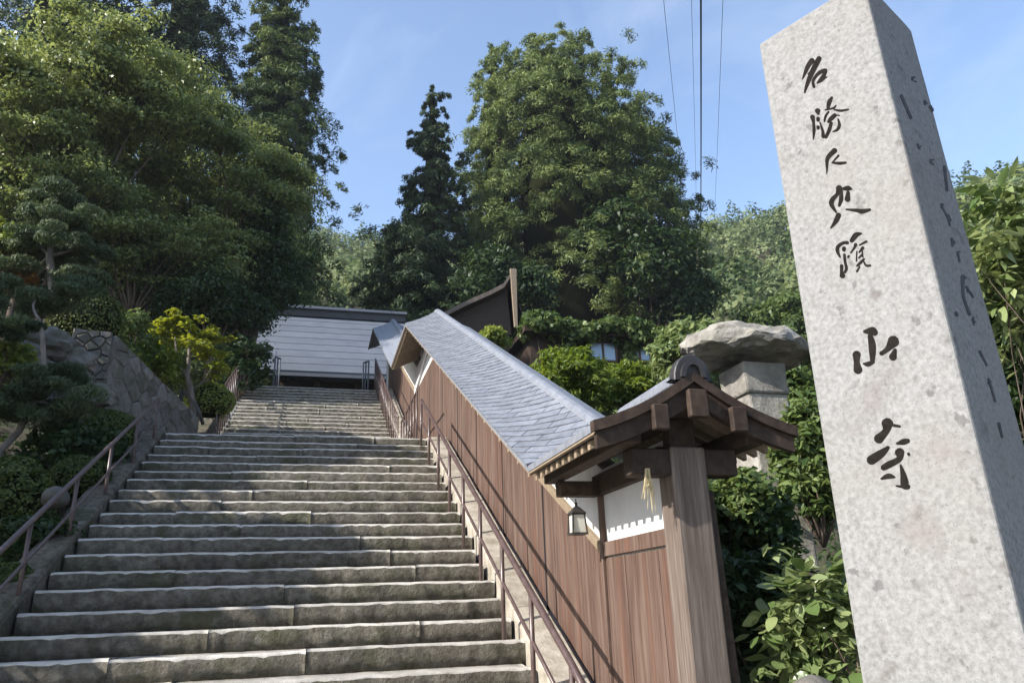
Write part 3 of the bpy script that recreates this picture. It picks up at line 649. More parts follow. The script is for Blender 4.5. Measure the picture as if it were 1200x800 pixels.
def cedar(name, label, base, top, rmax, prof_, nb, n, puff, L, W, m, group=None, t0=.15, lean=0):
    base = Vector(base); H = top - base.z; t = thing(name, label, 'cedar', base, group)
    pf = lambda a: np.array([prof_(min(.999, max(0, q))) for q in a])
    K = nb; h = rng.random(K * 4) ** .9; ok = rng.random(K * 4) < pf(h) + .10; h = h[ok][:K]; K = len(h)
    az = rng.random(K) * 2 * np.pi
    lump = np.array([noise.noise(Vector((math.cos(a) * 1.6, math.sin(a) * 1.6, q * H / rmax * 1.1 + base.x))) for a, q in zip(az, h)])
    r = pf(h) * rmax * (.62 + .38 * rng.random(K)) * (1 + .40 * lump)
    sub = 4; az = np.repeat(az, sub); h = np.repeat(h, sub); r = np.repeat(r, sub); K = len(h)
    rad = np.stack([np.cos(az), np.sin(az), np.zeros(K)], 1)
    C = np.array(base) + rad * r[:, None] + np.stack([lean * h * H, 0 * h, h * H - r * .10], 1) + rng.normal(size=(K, 3)) * puff * np.array([.8, .8, .6]) * (.35 + .65 * np.sqrt(pf(h)))[:, None]
    R = puff * (.45 + .55 * rng.random((K, 1))) * np.array([1, 1, .8]) * (.30 + .70 * np.sqrt(pf(h)))[:, None]
    tb = np.repeat(t0 + .4 * rng.random(K // sub), sub) + .12 * rng.normal(size=K)
    bias = rad * .75 + np.array([0, 0, .65])
    th_ = np.linspace(.72, .995, 26); ta = rng.random(26) * 6.28; tr = pf(th_) * rmax * .45
    C = np.concatenate([C, np.array(base) + np.stack([tr * np.cos(ta), tr * np.sin(ta), th_ * H], 1)]); R = np.concatenate([R, np.ones((26, 3)) * (.16 + .45 * pf(th_))[:, None] * puff]); tb = np.concatenate([tb, np.full(26, t0 + .2)]); bias = np.concatenate([bias, np.stack([np.cos(ta) * .5, np.sin(ta) * .5, np.full(26, .6)], 1)])
    clumps('crown', C, R, n, L, W, m, t, upw=.25, outw=1.0, rnd=.6, droop=-.15, shell=.45, tbase=tb, loc=base, var=.22, bias=bias, dirw=2.2)
    v = []; f = []; A = 16; Bn = 22
    for j in range(Bn + 1):
        q = j / Bn * .96; rr_ = prof_(max(q, .04)) * rmax * .42
        for i in range(A):
            a_ = 2 * math.pi * i / A; ln_ = noise.noise(Vector((math.cos(a_) * 1.6, math.sin(a_) * 1.6, q * H / rmax * 1.1 + base.x)))
            r_ = rr_ * (1 + .42 * ln_ + .25 * noise.noise(Vector((math.cos(a_) * 4, math.sin(a_) * 4, q * H * .8))))
            v.append((r_ * math.cos(a_), r_ * math.sin(a_), q * H - r_ * .16))
    for j in range(Bn):
        for i in range(A): f.append((j * A + i, j * A + (i + 1) % A, (j + 1) * A + (i + 1) % A, (j + 1) * A + i))
    f.append(tuple(range(Bn * A, (Bn + 1) * A)))
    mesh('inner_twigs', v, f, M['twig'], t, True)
    mb = MB(); mb.tube([(0, 0, -1), (0, 0, H * .5), (lean * H, 0, H * .97)], [rmax * .12, rmax * .08, rmax * .015], 9)
    for i in range(0, K, max(1, K // 40)): h[i] < .8 and limb(mb, (lean * h[i] * H, 0, h[i] * H * .94), Vector((.8 * (C[i][0] - base.x), .8 * (C[i][1] - base.y), C[i][2] - base.z)), rmax * .016, rmax * .005, 5)
    mb.build('trunk', M['bark'], t, True)
    return t
def mound(name, label, c, rad, n, L, W, m, group=None, cat='shrub', t0=.35, flat=.0, stem=None):
    c = Vector(c); t = thing(name, label, cat, (c.x, c.y, c.z - rad[2] * (1 - flat)), group); B = Vector(t.location)
    u = unit(rng.normal(size=(n, 3)) + np.array([0, 0, .25])); u[:, 2] = np.where(u[:, 2] < -.8, -u[:, 2], u[:, 2])
    lum = np.array([1 + .10 * noise.noise(Vector(q) * 2.2 + Vector((c.x * 3, c.y, c.z))) + .05 * noise.noise(Vector(q) * 6) for q in u])[:, None]
    P = np.array(c) + u * np.array(rad) * lum * (.93 + .09 * rng.random((n, 1)))
    Nn = unit(u * 1.0 + rng.normal(size=u.shape) * .55 + np.array([0, 0, .2])); D = rng.normal(size=u.shape)
    leaf_mesh('foliage', P, Nn, D, L * (.7 + .6 * rng.random(n)), W * (.7 + .6 * rng.random(n)), t0 + .22 * rng.normal(size=n), m, t, loc=B)
    # twiggy inner body
    v = []; f = []; A, Bn = 14, 8
    for j in range(Bn + 1):
        for i in range(A):
            th = math.pi * j / Bn; ph = 2 * math.pi * i / A; q = Vector((math.sin(th) * math.cos(ph), math.sin(th) * math.sin(ph), math.cos(th)))
            v.append(c - B + Vector((q.x * rad[0], q.y * rad[1], q.z * rad[2])) * .90)
    for j in range(Bn):
        for i in range(A): f.append((j * A + i, j * A + (i + 1) % A, (j + 1) * A + (i + 1) % A, (j + 1) * A + i))
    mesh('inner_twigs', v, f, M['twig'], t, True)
    return t
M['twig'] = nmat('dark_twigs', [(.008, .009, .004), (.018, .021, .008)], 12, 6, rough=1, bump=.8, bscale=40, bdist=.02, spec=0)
def shrub(name, label, c, rad, nc, n, L, W, m, group=None, cr=.28, upw=.6, base=None, cat='shrub', droop=.2, t0=.25, sag=.2):
    c = Vector(c); base = Vector(base) if base is not None else Vector((c.x, c.y, c.z - rad[2])); t = thing(name, label, cat, base, group)
    u = unit(rng.normal(size=(nc, 3)) + np.array([0, 0, .25])); C = np.array(c) + u * np.array(rad) * (rng.random((nc, 1)) ** .45)
    clumps('foliage', C, np.array([cr, cr, cr * .7]) * (.6 + .7 * rng.random((nc, 1))), n, L, W, m, t, upw=upw, outw=.5, rnd=.5, droop=droop, shell=.15, loc=base, tbase=t0 + .45 * rng.random(nc), sag=sag)
    mb = MB()
    for q in C[::max(1, nc // 14)]: limb(mb, (0, 0, -.15), Vector(q) - base, .018, .006, 5)
    mb.build('stems', M['bark'], t, True)
    return t
def ground(x, y): return height(x, y)

# ------------------------------------------------------------------ hall with the slate-blue roof above the stairs
hall = thing('temple_hall', 'temple hall with a plain slate-blue roof at the head of the stairs', 'temple', (0, 29, ZT))
H0 = Vector(hall.location)
def hp(mb, name, m, par=None, bev=0):
    mb.v = [q - H0 for q in mb.v]; o = mb.build(name, m, par or hall)
    if bev: bevel(o, bev)
    return o
ez_h, rz_h = 9.82, 13.55; X0h, X1h = -2.7, 3.45
mb = MB(); mb.box((X0h + 1, 28.4, ZT - .5), (X1h - .9, 34, 9.9)); hp(mb, 'wall', M['darkwood'])
mb = MB(); mb.prism([(X0h, 26.9, ez_h), (X0h, 31, rz_h), (X0h, 35.1, ez_h), (X0h, 35.1, ez_h - .18), (X0h, 31, rz_h - .25), (X0h, 26.9, ez_h - .18)][::-1], (X1h - X0h, 0, 0)); hroof = hp(mb, 'roof', M['roofmetal'])
nrow = 9
for k in range(nrow):
    a, b = k / nrow, (k + 1) / nrow; y0 = 26.9 + 4.1 * a; y1_ = 26.9 + 4.1 * b; z0 = ez_h + (rz_h - ez_h) * a; z1 = ez_h + (rz_h - ez_h) * b
    mb = MB(); mb.prism([(X0h - .01, y0 - .02, z0 + .024), (X0h - .01, y1_, z1 + .012), (X0h - .01, y1_, z1 - .02), (X0h - .01, y0 - .02, z0 - .0)][::-1], (X1h - X0h + .02, 0, 0)); hp(mb, 'roof_course', M['roofmetal'], hroof)
mb = MB(); mb.box((X0h - .05, 30.75, rz_h - .1), (X1h + .05, 31.25, rz_h + .22)); hp(mb, 'ridge_base', M['tile'], hroof)
mb = MB(); mb.box((X0h - .1, 30.62, rz_h + .22), (X1h + .1, 31.38, rz_h + .33)); hp(mb, 'ridge_cap', M['roofmetal'], hroof)
for x in (-1.6, -.1, 1.4):
    mb = MB(); mb.box((x - .12, 27.6, ZT - .1), (x + .12, 27.84, 9.8)); hp(mb, 'column', M['darkwood'], bev=.015)
for x in (-.8, .7):
    mb = MB(); mb.box((x - .7, 28.33, ZT + .1), (x + .7, 28.39, ZT + 2.1)); hp(mb, 'lattice_door', M['darkwood'])

# ------------------------------------------------------------------ building with the upswept eave, right of the hall
gb = thing('gabled_house', 'dark wooden house with an upswept eave and a pale bargeboard behind the roofed wall', 'house', (7, 26, 5))
G0 = Vector(gb.location)
def gp(mb, name, m, par=None, bev=0):
    mb.v = [q - G0 for q in mb.v]; o = mb.build(name, m, par or gb)
    if bev: bevel(o, bev)
    return o
gap = [atY(602, 318, 24), atY(590, 337, 24), atY(575, 345, 24), atY(550, 356, 24), atY(520, 371, 24), atY(490, 386, 24)]
n = len(gap); up_ = [q + Vector((0, 0, .10)) for q in gap]; back = Vector((1.6, 5, 0.0))
mb = MB(); v = []; f = []
for q in gap: v += [q, q + Vector((0, 0, .14)), q + back + Vector((0, 0, .14)), q + back]
for i in range(n - 1):
    for k in range(4): f.append((i * 4 + k, i * 4 + (k + 1) % 4, (i + 1) * 4 + (k + 1) % 4, (i + 1) * 4 + k))
f += [(0, 1, 2, 3)[::-1], tuple(range(4 * n - 4, 4 * n))]
mb.add(v, f); groof = gp(mb, 'roof', M['darkwood'])
mb = MB(); v = []; f = []                                        # the far slope
for (dx, dz) in ((0, 0), (.45, -1.0), (1.3, -1.75), (2.6, -2.4)):
    q = gap[0] + Vector((dx, 2.2 * min(dx, 1), dz)); v += [q, q + Vector((0, 0, .14)), q + back + Vector((0, 0, .14)), q + back]
for i in range(3):
    for k in range(4): f.append((i * 4 + k, i * 4 + (k + 1) % 4, (i + 1) * 4 + (k + 1) % 4, (i + 1) * 4 + k))
f += [(0, 1, 2, 3), tuple(range(12, 16))]
mb.add(v, f); gp(mb, 'far_roof_slope', M['darkwood'], groof)
a0, a1 = atY(601, 316, 23.9), atY(605, 383, 23.9)
mb = MB(); mb.prism([a0 + Vector((-.10, 0, .05)), a0 + Vector((.14, 0, .05)), a1 + Vector((.06, 0, 0)), a1 + Vector((-.06, 0, 0))], (0, .10, 0)); gp(mb, 'pale_bargeboard', M['cream'], groof, .01)
mb = MB()
for i in range(n - 1):
    mb.prism([gap[i] + Vector((0, -.06, -.02)), gap[i] + Vector((0, -.06, .15)), gap[i + 1] + Vector((0, -.06, .15)), gap[i + 1] + Vector((0, -.06, -.02))], (0, .055, 0))
gp(mb, 'eave_edge', M['greywood'], groof)
b0 = atY(530, 384, 24); mb = MB(); mb.box((b0.x + .6, 24.6, 4), (a1.x - .1, 29, b0.z + .9)); gp(mb, 'wall', M['darkwood'])
mb = MB(); mb.prism([gap[0] + Vector((-.2, .4, -.3)), gap[2] + Vector((0, .4, -.05)), gap[4] + Vector((0, .4, -.05)), Vector((gap[4].x, 24.4, b0.z)), Vector((a1.x - .05, 24.4, b0.z))], (0, .12, 0)); gp(mb, 'gable_boarding', M['darkwood'])
for px in (614, ):
    q = atY(px, 425, 22); MB().tube([(q.x, q.y, 5), (q.x, q.y, atY(px, 398, 22).z)], .10, 8)
q = atY(614, 425, 22.2); mb = MB(); mb.tube([(q.x, q.y, 5.0), (q.x, q.y, atY(614, 400, 22.2).z)], .11, 10); mb.v = [p_ - Vector((q.x, q.y, 5.0)) for p_ in mb.v]
o = mb.build('pole', M['plaster'], None, True); o.location = (q.x, q.y, 5.0); tag(o, 'short white pole at the corner of the ivy covered shed', 'pole')
# ------------------------------------------------------------------ ivy covered shed
sh = thing('garden_shed', 'low brown wooden shed with bluish window panes under thick ivy', 'shed', (10.5, 22, 5.5)); S0 = Vector(sh.location)
def sp_(mb, name, m, par=None):
    mb.v = [q - S0 for q in mb.v]; return mb.build(name, m, par or sh)
mb = MB(); mb.box((6.1, 20.4, 5), (15.8, 24.5, 9.25)); sp_(mb, 'wall', M['darkwood'])
mb = MB(); mb.box((5.8, 19.9, 9.25), (16.1, 25, 9.42)); sp_(mb, 'roof', M['darkwood'])
for x0, x1 in ((690, 722), (735, 762), (780, 806)):
    a = atY(x0, 401, 20.38); b = atY(x1, 424, 20.38)
    mb = MB(); mb.box((a.x, 20.33, b.z), (b.x, 20.36, a.z)); wdw = sp_(mb, 'window', M['window'])
    mb = MB()
    for xx in (a.x, (a.x + b.x) / 2, b.x): mb.box((xx - .03, 20.30, b.z), (xx + .03, 20.335, a.z))
    for zz in (a.z, b.z): mb.box((a.x, 20.295, zz - .03), (b.x, 20.34, zz + .03))
    sp_(mb, 'frame', M['wood'], wdw)
iv = thing('ivy', 'thick green ivy spilling over the roof edge of the brown shed', 'ivy', (10.5, 20, 5.5))
C = []
for i in range(520):
    x = rng.uniform(5.9, 16.2); 
    if rng.random() < .5: C.append((x, 19.9 + rng.uniform(-.25, .5), 9.45 + rng.normal() * .12 + .12 * math.sin(x * 2.3)))
    else: 
        z = rng.uniform(6.2, 9.3)
        if 8.0 < z < 9.05 and (8.0 < x < 9.0 or 9.4 < x < 10.3): continue
        C.append((x, 20.2 + rng.uniform(-.15, .1), z))
clumps('foliage', C, (.3, .22, .22), 60, .16, .11, M['shrub'], iv, upw=.2, outw=.7, loc=iv.location, tbase=.1 + .5 * rng.random(len(C)))
mb = MB()
for i in range(12): x = rng.uniform(6, 16) - 10.5; mb.tube([(x, .33, -.3), (x + .2, .3, 2), (x + rng.uniform(-.4, .4), .25, 3.8)], [.04, .03, .015], 5)
tag(mb.build('stems', M['bark'], iv, True), kind='stuff')

# ------------------------------------------------------------------ stone lantern behind the wall
SLY = 7.3
cc = atY(874, 414, SLY); k = pxm(874, 414, SLY)
slb = thing('stone_lantern', 'large rough stone lantern with a wide natural rock cap behind the gable', 'stone lantern', (cc.x, SLY, ground(cc.x, SLY)))
SB = Vector(slb.location)
def rockmesh(c, r, sub=4, amp=.18, fr=1.6, flat_bottom=None, seed=0, top=None):
    import bmesh
    bm = bmesh.new(); bmesh.ops.create_icosphere(bm, subdivisions=sub, radius=1)
    for q in bm.verts:
        d = q.co.copy(); a = 1 + amp * fbm(d + Vector((seed, 0, 0)), fr, 4) + amp * .35 * fbm(d + Vector((seed, 5, 0)), fr * 3.5, 3)
        p_ = Vector((d.x * r[0], d.y * r[1], d.z * r[2])) * a
        if flat_bottom is not None and p_.z < flat_bottom: p_.z = flat_bottom + (p_.z - flat_bottom) * .2
        q.co = p_ + Vector(c)
    v = [q.co.copy() for q in bm.verts]; f = [[x.index for x in q.verts] for q in bm.faces]; bm.free(); return v, f
v, f = rockmesh((0, 0, 0), (1, 1, 1), 4, .13, 1.3, None, 3)
v = [Vector((q.x * k * 76, q.y * k * 62, (q.z * k * 33 if q.z > 0 else q.z * k * 12) * (1 + .25 * q.x * (q.z < 0)) + k * 9 * fbm(q, 1.1, 3) + k * 3 * fbm(q, 5, 3) - k * 6 * q.x * .5)) + cc - SB for q in v]
o = mesh('cap_stone', v, f, M['rock'], slb, False)
a = atY(878, 452, SLY); b = atY(888, 520, SLY)
def block(x0, x1, y0, y1_, z0, z1, seed, amp=.03):
    v, f = rockmesh((0, 0, 0), (1, 1, 1), 3, 0)
    o = []
    for q in v:
        m_ = max(abs(q.x), abs(q.y), abs(q.z)); q = q / m_; nn = amp * fbm(q * 1.2 + Vector((seed, 0, 0)), 2, 3)
        q = Vector(tuple(math.copysign(min(1, abs(c_)), c_) for c_ in q)) * (1 + nn)
        o.append(Vector(((x0 + x1) / 2 + q.x * (x1 - x0) / 2, (y0 + y1_) / 2 + q.y * (y1_ - y0) / 2, (z0 + z1) / 2 + q.z * (z1 - z0) / 2)))
    return o, f
for nm, px0, px1, py0, py1, m in (('fire_box', 852, 908, 432, 468, 'rock'), ('shaft_stone', 858, 914, 466, 600, 'kerb')):
    p0 = atY((px0 + px1) / 2, py0, SLY); p1 = atY((px0 + px1) / 2, py1, SLY); hw = k * (px1 - px0) / 2
    zb_ = p1.z - (.6 if 'shaft' in nm else 0); mb = MB(); tp_ = .9 if 'shaft' in nm else 1.0
    a_ = [(p0.x + sx * hw * q, SLY + sy * hw * q, z) for z, q in ((zb_, 1), (zb_ * .5 + p0.z * .5, .97), (p0.z, tp_)) for sx, sy in ((-1, -1), (1, -1), (1, 1), (-1, 1))]
    mb.add([Vector(q) - SB for q in a_], [(k0 * 4 + i_, k0 * 4 + (i_ + 1) % 4, k0 * 4 + 4 + (i_ + 1) % 4, k0 * 4 + 4 + i_) for k0 in (0, 1) for i_ in range(4)] + [(0, 3, 2, 1), (8, 9, 10, 11)])
    bevel(mb.build(nm, M['rock'], slb), .03, 2)
# loose rocks
for (px, py, Y, r, lab) in ((958, 826, 3.7, .16, 'pale boulder at the foot of the big leaved bush beside the pillar'), (65, 583, 8.6, .13, 'small round grey boulder by the garden handrail')):
    c = atY(px, py, Y); v, f = rockmesh((0, 0, 0), (r, r * .9, r * .85), 3, .15, 1.2, None, px)
    o = mesh('boulder', v, f, M['wallstone'], None, True, c); tag(o, lab, 'boulder')
rk = [(18, 425, 11.9, 40), (52, 405, 12.1, 34), (85, 425, 12.2, 26), (40, 440, 11.8, 30), (78, 450, 11.9, 30), (105, 465, 12.0, 26), (60, 475, 11.6, 34)]
for i, (px, py, Y, rp) in enumerate(rk):
    c = atY(px, py, Y); r = rp * pxm(px, py, Y); v, f = rockmesh((0, 0, 0), (r, r * .7, r * .62), 3, .3, 1.6, None, i * 7)
    tag(mesh('garden_rock', v, f, M['wallstone'], None, False, c), ('largest rough grey rock behind the flat pads of the pruned pine', 'rough grey rock under the small layered pine', 'rough rock wedged against the end of the retaining wall', 'grey rock behind the leaning pine trunk', 'rough grey rock just above the dark glossy shrub', 'low rock at the foot of the retaining wall end', 'broad rock half buried under the pruned pine pads')[i], 'rock', 'rocks in the garden bank')

# ------------------------------------------------------------------ retaining wall left of the landing
P1 = Vector((-3.30, 12.6, 0)); P2 = Vector((-2.30, 15.6, 0)); P0_ = Vector((-3.85, 12.5, 0))
rw = thing('retaining_wall', 'grey stone retaining wall descending to the stair landing', 'wall', (-3.1, 13.2, 3.8)); R0 = Vector(rw.location)
tz = lambda t: 5.98 + (5.30 - 5.98) * t
def rw_add(mb, name, m):
    mb.v = [q - R0 for q in mb.v]; return mb.build(name, m, rw)
nrm_r = Vector(((P2 - P1).y, -(P2 - P1).x, 0)).normalized()
inn = -nrm_r * .5
mb = MB(); mb.prism([P1 + inn * .1 + Vector((0, 0, 3.2)), P2 + inn * .1 + Vector((0, 0, 3.2)), P2 + inn * .1 + Vector((0, 0, tz(1) - .06)), P1 + inn * .1 + Vector((0, 0, tz(0) - .06))], inn); rw_add(mb, 'core', M['wallstone'])
rr = random.Random(21)
def half(poly, m, n):           # keep the side of point m away from n (bisector clip)
    mx, mz = (m[0] + n[0]) / 2, (m[1] + n[1]) / 2; dx, dz = n[0] - m[0], n[1] - m[1]; o = []
    sd = lambda p: (p[0] - mx) * dx + (p[1] - mz) * dz
    for i in range(len(poly)):
        p, q = poly[i], poly[(i + 1) % len(poly)]; a, b = sd(p), sd(q)
        if a <= 0: o.append(p)
        if a * b < 0: t = a / (a - b); o.append((p[0] + t * (q[0] - p[0]), p[1] + t * (q[1] - p[1])))
    return o
def stone_face(A, Bv, zb, ztf, nout, size, seed, rel=1):
    L = (Bv - A).length; d = (Bv - A).normalized(); r_ = random.Random(seed); S = []; z = zb; row = 0
    zt = max(ztf(0), ztf(1))
    while z < zt + size:
        x = -size * .5 * (row % 2)
        while x < L + size: S.append((x + r_.uniform(-.28, .28) * size, z + r_.uniform(-.28, .28) * size)); x += size * 1.25
        z += size * .8; row += 1
    for p_ in S:
        poly = [(0, zb), (L, zb), (L, ztf(1)), (0, ztf(0))]
        for q_ in S:
            if q_ is not p_ and (q_[0] - p_[0]) ** 2 + (q_[1] - p_[1]) ** 2 < (size * 3.5) ** 2: poly = half(poly, p_, q_)
            if len(poly) < 3: break
        if len(poly) < 3: continue
        cx = sum(q[0] for q in poly) / len(poly); cz = sum(q[1] for q in poly) / len(poly)
        if max(math.hypot(q[0] - cx, q[1] - cz) for q in poly) < .07: continue
        pr_ = r_.uniform(.0, .04); n = len(poly)
        def pt(q, k, out): return A + d * (cx + (q[0] - cx) * k) + Vector((0, 0, cz + (q[1] - cz) * k)) + nout * out
        V = [pt(q, .985, -.12) for q in poly] + [pt(q, .985, pr_ * .4 * rel) for q in poly] + [pt(q, .80, (pr_ + .03 + r_.uniform(-.01, .012)) * rel) for q in poly]
        mb = MB(); mb.add(V, [(i, (i + 1) % n, n + (i + 1) % n, n + i) for i in range(n)] + [(n + i, n + (i + 1) % n, 2 * n + (i + 1) % n, 2 * n + i) for i in range(n)] + [tuple(range(2 * n, 3 * n))])
        rw_add(mb, 'stone', M['wallstone'])
stone_face(P1, P2, 3.7, tz, nrm_r, .30, 5, .4)
nf = Vector(((P1 - P0_).y, -(P1 - P0_).x, 0)).normalized()
stone_face(P0_, P1, 3.9, lambda t: 5.98, nf, .15, 6)
mb = MB(); mb.prism([P0_ - nf * .1 + Vector((0, 0, 3.2)), P1 - nf * .1 + Vector((0, 0, 3.2)), P1 - nf * .1 + Vector((0, 0, 5.93)), P0_ - nf * .1 + Vector((0, 0, 5.93))], -nf * .5); rw_add(mb, 'end_core', M['wallstone'])
# short curved rail and low stone kerb at the side path on the landing
q0 = atY(206, 475, 15.6); q1 = atY(214, 457, 15.6); q2 = atY(232, 478, 15.6); q3 = atY(238, 497, 15.6)
sr = thing('path_rail', 'short dark bent rail at the end of the retaining wall', 'railing', (q0.x, 15.6, ZL)); B0 = Vector(sr.location)
MB().tube([q - B0 for q in (q0 + Vector((0, 0, -.3)), q0, q1, q2, q3)], .035, 8).build('top_rail', M['iron'], sr, True)
for q in (q1, q2): MB().tube([q - B0, Vector((q.x, q.y, ZL - .2)) - B0], .025, 8).build('post', M['iron'], sr, True)

# ------------------------------------------------------------------ utility pole and overhead wires
pb = atY(818, 300, 78); gz = pb.z - 5.5
up_ = thing('utility_pole', 'far utility pole with crossarms among the hillside trees', 'utility pole', (pb.x, 78, gz))
MB().tube([(0, 0, -1), (0, 0, pb.z + 2.6 - gz)], [.22, .14], 8).build('pole', M['greywood'], up_, True)
for dz in (.3, 1.7): MB().box((-2.4, -.08, pb.z + dz - gz), (2.4, .08, pb.z + dz + .18 - gz)).build('crossarm', M['iron'], up_)
for dx in (-2.1, -1.2, 1.2, 2.1): MB().tube([(dx, 0, pb.z + 1.88 - gz), (dx, 0, pb.z + 2.3 - gz)], .12, 8).build('insulator', M['iron'], up_, True)
for i, (px0, r, lab, g, ex) in enumerate(((823.5, .045, 'thick black overhead power cable running up to the hillside pole', None, 0), (778, .012, 'thin overhead wire running up to the hillside pole', 'thin overhead wires', -1.8), (812, .010, 'thin overhead wire running up to the hillside pole', 'thin overhead wires', -.5), (850, .012, 'thin overhead wire running up to the hillside pole', 'thin overhead wires', 1.8))):
    a = atY(px0, 0, 22); e = Vector((pb.x + ex + .6, 78, pb.z + 1.9)); far = a + (a - e) * .9 + Vector((0, 0, 3)); pts = []
    for j in range(41):
        t = j / 40; q = far.lerp(e, t); q.z -= 4 * t * (1 - t) * .9; pts.append(q)
    # keep the point above the pillar side on the sight line
    o = MB().tube(pts, r, 6).build('power_cable' if i == 0 else 'overhead_wire', M['cable'], None, True); tag(o, lab, 'cable', g)

# ------------------------------------------------------------------ trees
def rp(px, py, Y): return pxm(px, py, Y)
def tree_at(fn, name, label, px, py, Y, rpx, rpy, **kw):
    c = atY(px, py, Y); k = pxm(px, py, Y); g = ground(c.x, Y)
    return fn(name, label, (c.x + kw.pop('bx', 0), Y, g), c, (rpx * k, rpx * k * .9, rpy * k), **kw)
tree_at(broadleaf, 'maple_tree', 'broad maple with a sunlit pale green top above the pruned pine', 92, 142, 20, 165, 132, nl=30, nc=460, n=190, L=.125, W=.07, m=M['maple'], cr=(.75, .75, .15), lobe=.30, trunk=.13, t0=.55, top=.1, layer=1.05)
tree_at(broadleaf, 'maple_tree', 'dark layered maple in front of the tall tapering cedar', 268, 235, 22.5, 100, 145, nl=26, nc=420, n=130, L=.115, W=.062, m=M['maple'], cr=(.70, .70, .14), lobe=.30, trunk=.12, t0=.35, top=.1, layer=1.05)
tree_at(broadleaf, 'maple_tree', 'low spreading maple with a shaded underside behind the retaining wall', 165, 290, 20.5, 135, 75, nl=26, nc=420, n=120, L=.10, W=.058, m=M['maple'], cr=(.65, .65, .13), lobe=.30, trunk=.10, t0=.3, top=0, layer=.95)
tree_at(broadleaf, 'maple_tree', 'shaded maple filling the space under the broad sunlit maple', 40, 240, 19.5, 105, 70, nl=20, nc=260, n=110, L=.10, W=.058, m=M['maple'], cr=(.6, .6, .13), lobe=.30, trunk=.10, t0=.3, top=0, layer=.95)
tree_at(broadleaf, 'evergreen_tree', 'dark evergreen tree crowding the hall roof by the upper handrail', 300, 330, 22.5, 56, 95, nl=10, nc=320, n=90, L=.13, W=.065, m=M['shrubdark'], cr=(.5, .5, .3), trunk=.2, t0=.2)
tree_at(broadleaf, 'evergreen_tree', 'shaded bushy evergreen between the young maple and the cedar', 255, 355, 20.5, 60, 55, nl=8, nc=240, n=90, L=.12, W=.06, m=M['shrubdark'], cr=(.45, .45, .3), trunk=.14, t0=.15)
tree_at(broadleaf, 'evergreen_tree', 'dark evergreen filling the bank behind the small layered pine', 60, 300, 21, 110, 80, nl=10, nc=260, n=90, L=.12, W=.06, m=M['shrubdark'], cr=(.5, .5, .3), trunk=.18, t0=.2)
cone = lambda q: (1 - q) ** .85 * (.75 + .25 * min(1, q * 5))
dome = lambda q: math.sqrt(max(0, 1 - q ** 4.5)) * (.72 + .28 * min(1, q * 4))
round_ = lambda q: math.sqrt(max(0, 1 - q ** 7)) * (.80 + .20 * min(1, q * 2))
taper = lambda q: (1 - q) ** .55 * (.9 + .1 * min(1, q * 4))
def cedar_at(label, px, pytop, Y, rpx, prof_, np_, n, puff, m, L=.34, W=.11, t0=.15, zb=None, group=None):
    c = atY(px, pytop, Y); k = pxm(px, max(pytop, 0) + 120, Y); g = ground(c.x, Y) if zb is None else zb
    return cedar('cedar_tree', label, (c.x, Y, g), c.z, rpx * k, prof_, np_, n, puff, L, W, m, group, t0)
cedar_at('tall tapering cedar overtopping the maples beside the hall', 335, -20, 34.5, 72, taper, 420, 72, .85, M['cedar'], t0=.2, L=.27, W=.062)
cedar_at('round topped cedar behind the dark layered maple', 225, -35, 35.5, 58, dome, 240, 70, .95, M['cedardark'], t0=.35, L=.27, W=.062)
cedar_at('wide cedar half hidden behind the broad sunlit maple', 95, -70, 33.5, 95, dome, 260, 75, 1.05, M['cedardark'], t0=.35, L=.27, W=.062)
cedar_at('dark slim spire-topped cedar at the edge of the cedar grove', 507, 100, 36, 66, cone, 320, 72, .66, M['cedardark'], t0=.3, L=.27, W=.062)
cedar_at('slender pale cedar between the dark spire and the giant cedar', 578, 60, 40, 52, taper, 270, 76, .8, M['cedar'], t0=.35, L=.27, W=.062)
cedar_at('giant round topped cedar, tallest of the grove', 650, 62, 38, 108, round_, 720, 88, .9, M['cedar'], t0=.35, L=.27, W=.062)
cedar_at('broad cedar leaning out of the giant cedar on the wire side', 708, 130, 39.5, 88, round_, 420, 86, .9, M['cedar'], t0=.25, L=.27, W=.062)
cedar_at('low dark cedar under the spire-topped cedar', 480, 255, 34, 42, dome, 150, 76, .8, M['cedardark'], t0=.2, L=.27, W=.062)
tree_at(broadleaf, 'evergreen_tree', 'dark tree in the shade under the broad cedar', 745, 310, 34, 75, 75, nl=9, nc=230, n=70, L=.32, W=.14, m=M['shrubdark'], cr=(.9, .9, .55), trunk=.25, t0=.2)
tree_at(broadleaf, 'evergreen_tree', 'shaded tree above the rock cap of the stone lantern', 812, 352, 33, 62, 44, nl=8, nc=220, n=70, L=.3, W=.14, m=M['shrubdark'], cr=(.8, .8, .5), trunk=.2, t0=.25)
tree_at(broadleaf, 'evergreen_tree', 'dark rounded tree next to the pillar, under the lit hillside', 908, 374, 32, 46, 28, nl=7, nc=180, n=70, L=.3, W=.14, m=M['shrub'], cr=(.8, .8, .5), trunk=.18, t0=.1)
tree_at(broadleaf, 'evergreen_tree', 'shaded tree behind the upswept eave of the dark house', 580, 330, 31, 70, 55, nl=8, nc=220, n=65, L=.28, W=.12, m=M['shrubdark'], cr=(.75, .75, .5), trunk=.2, t0=.15)
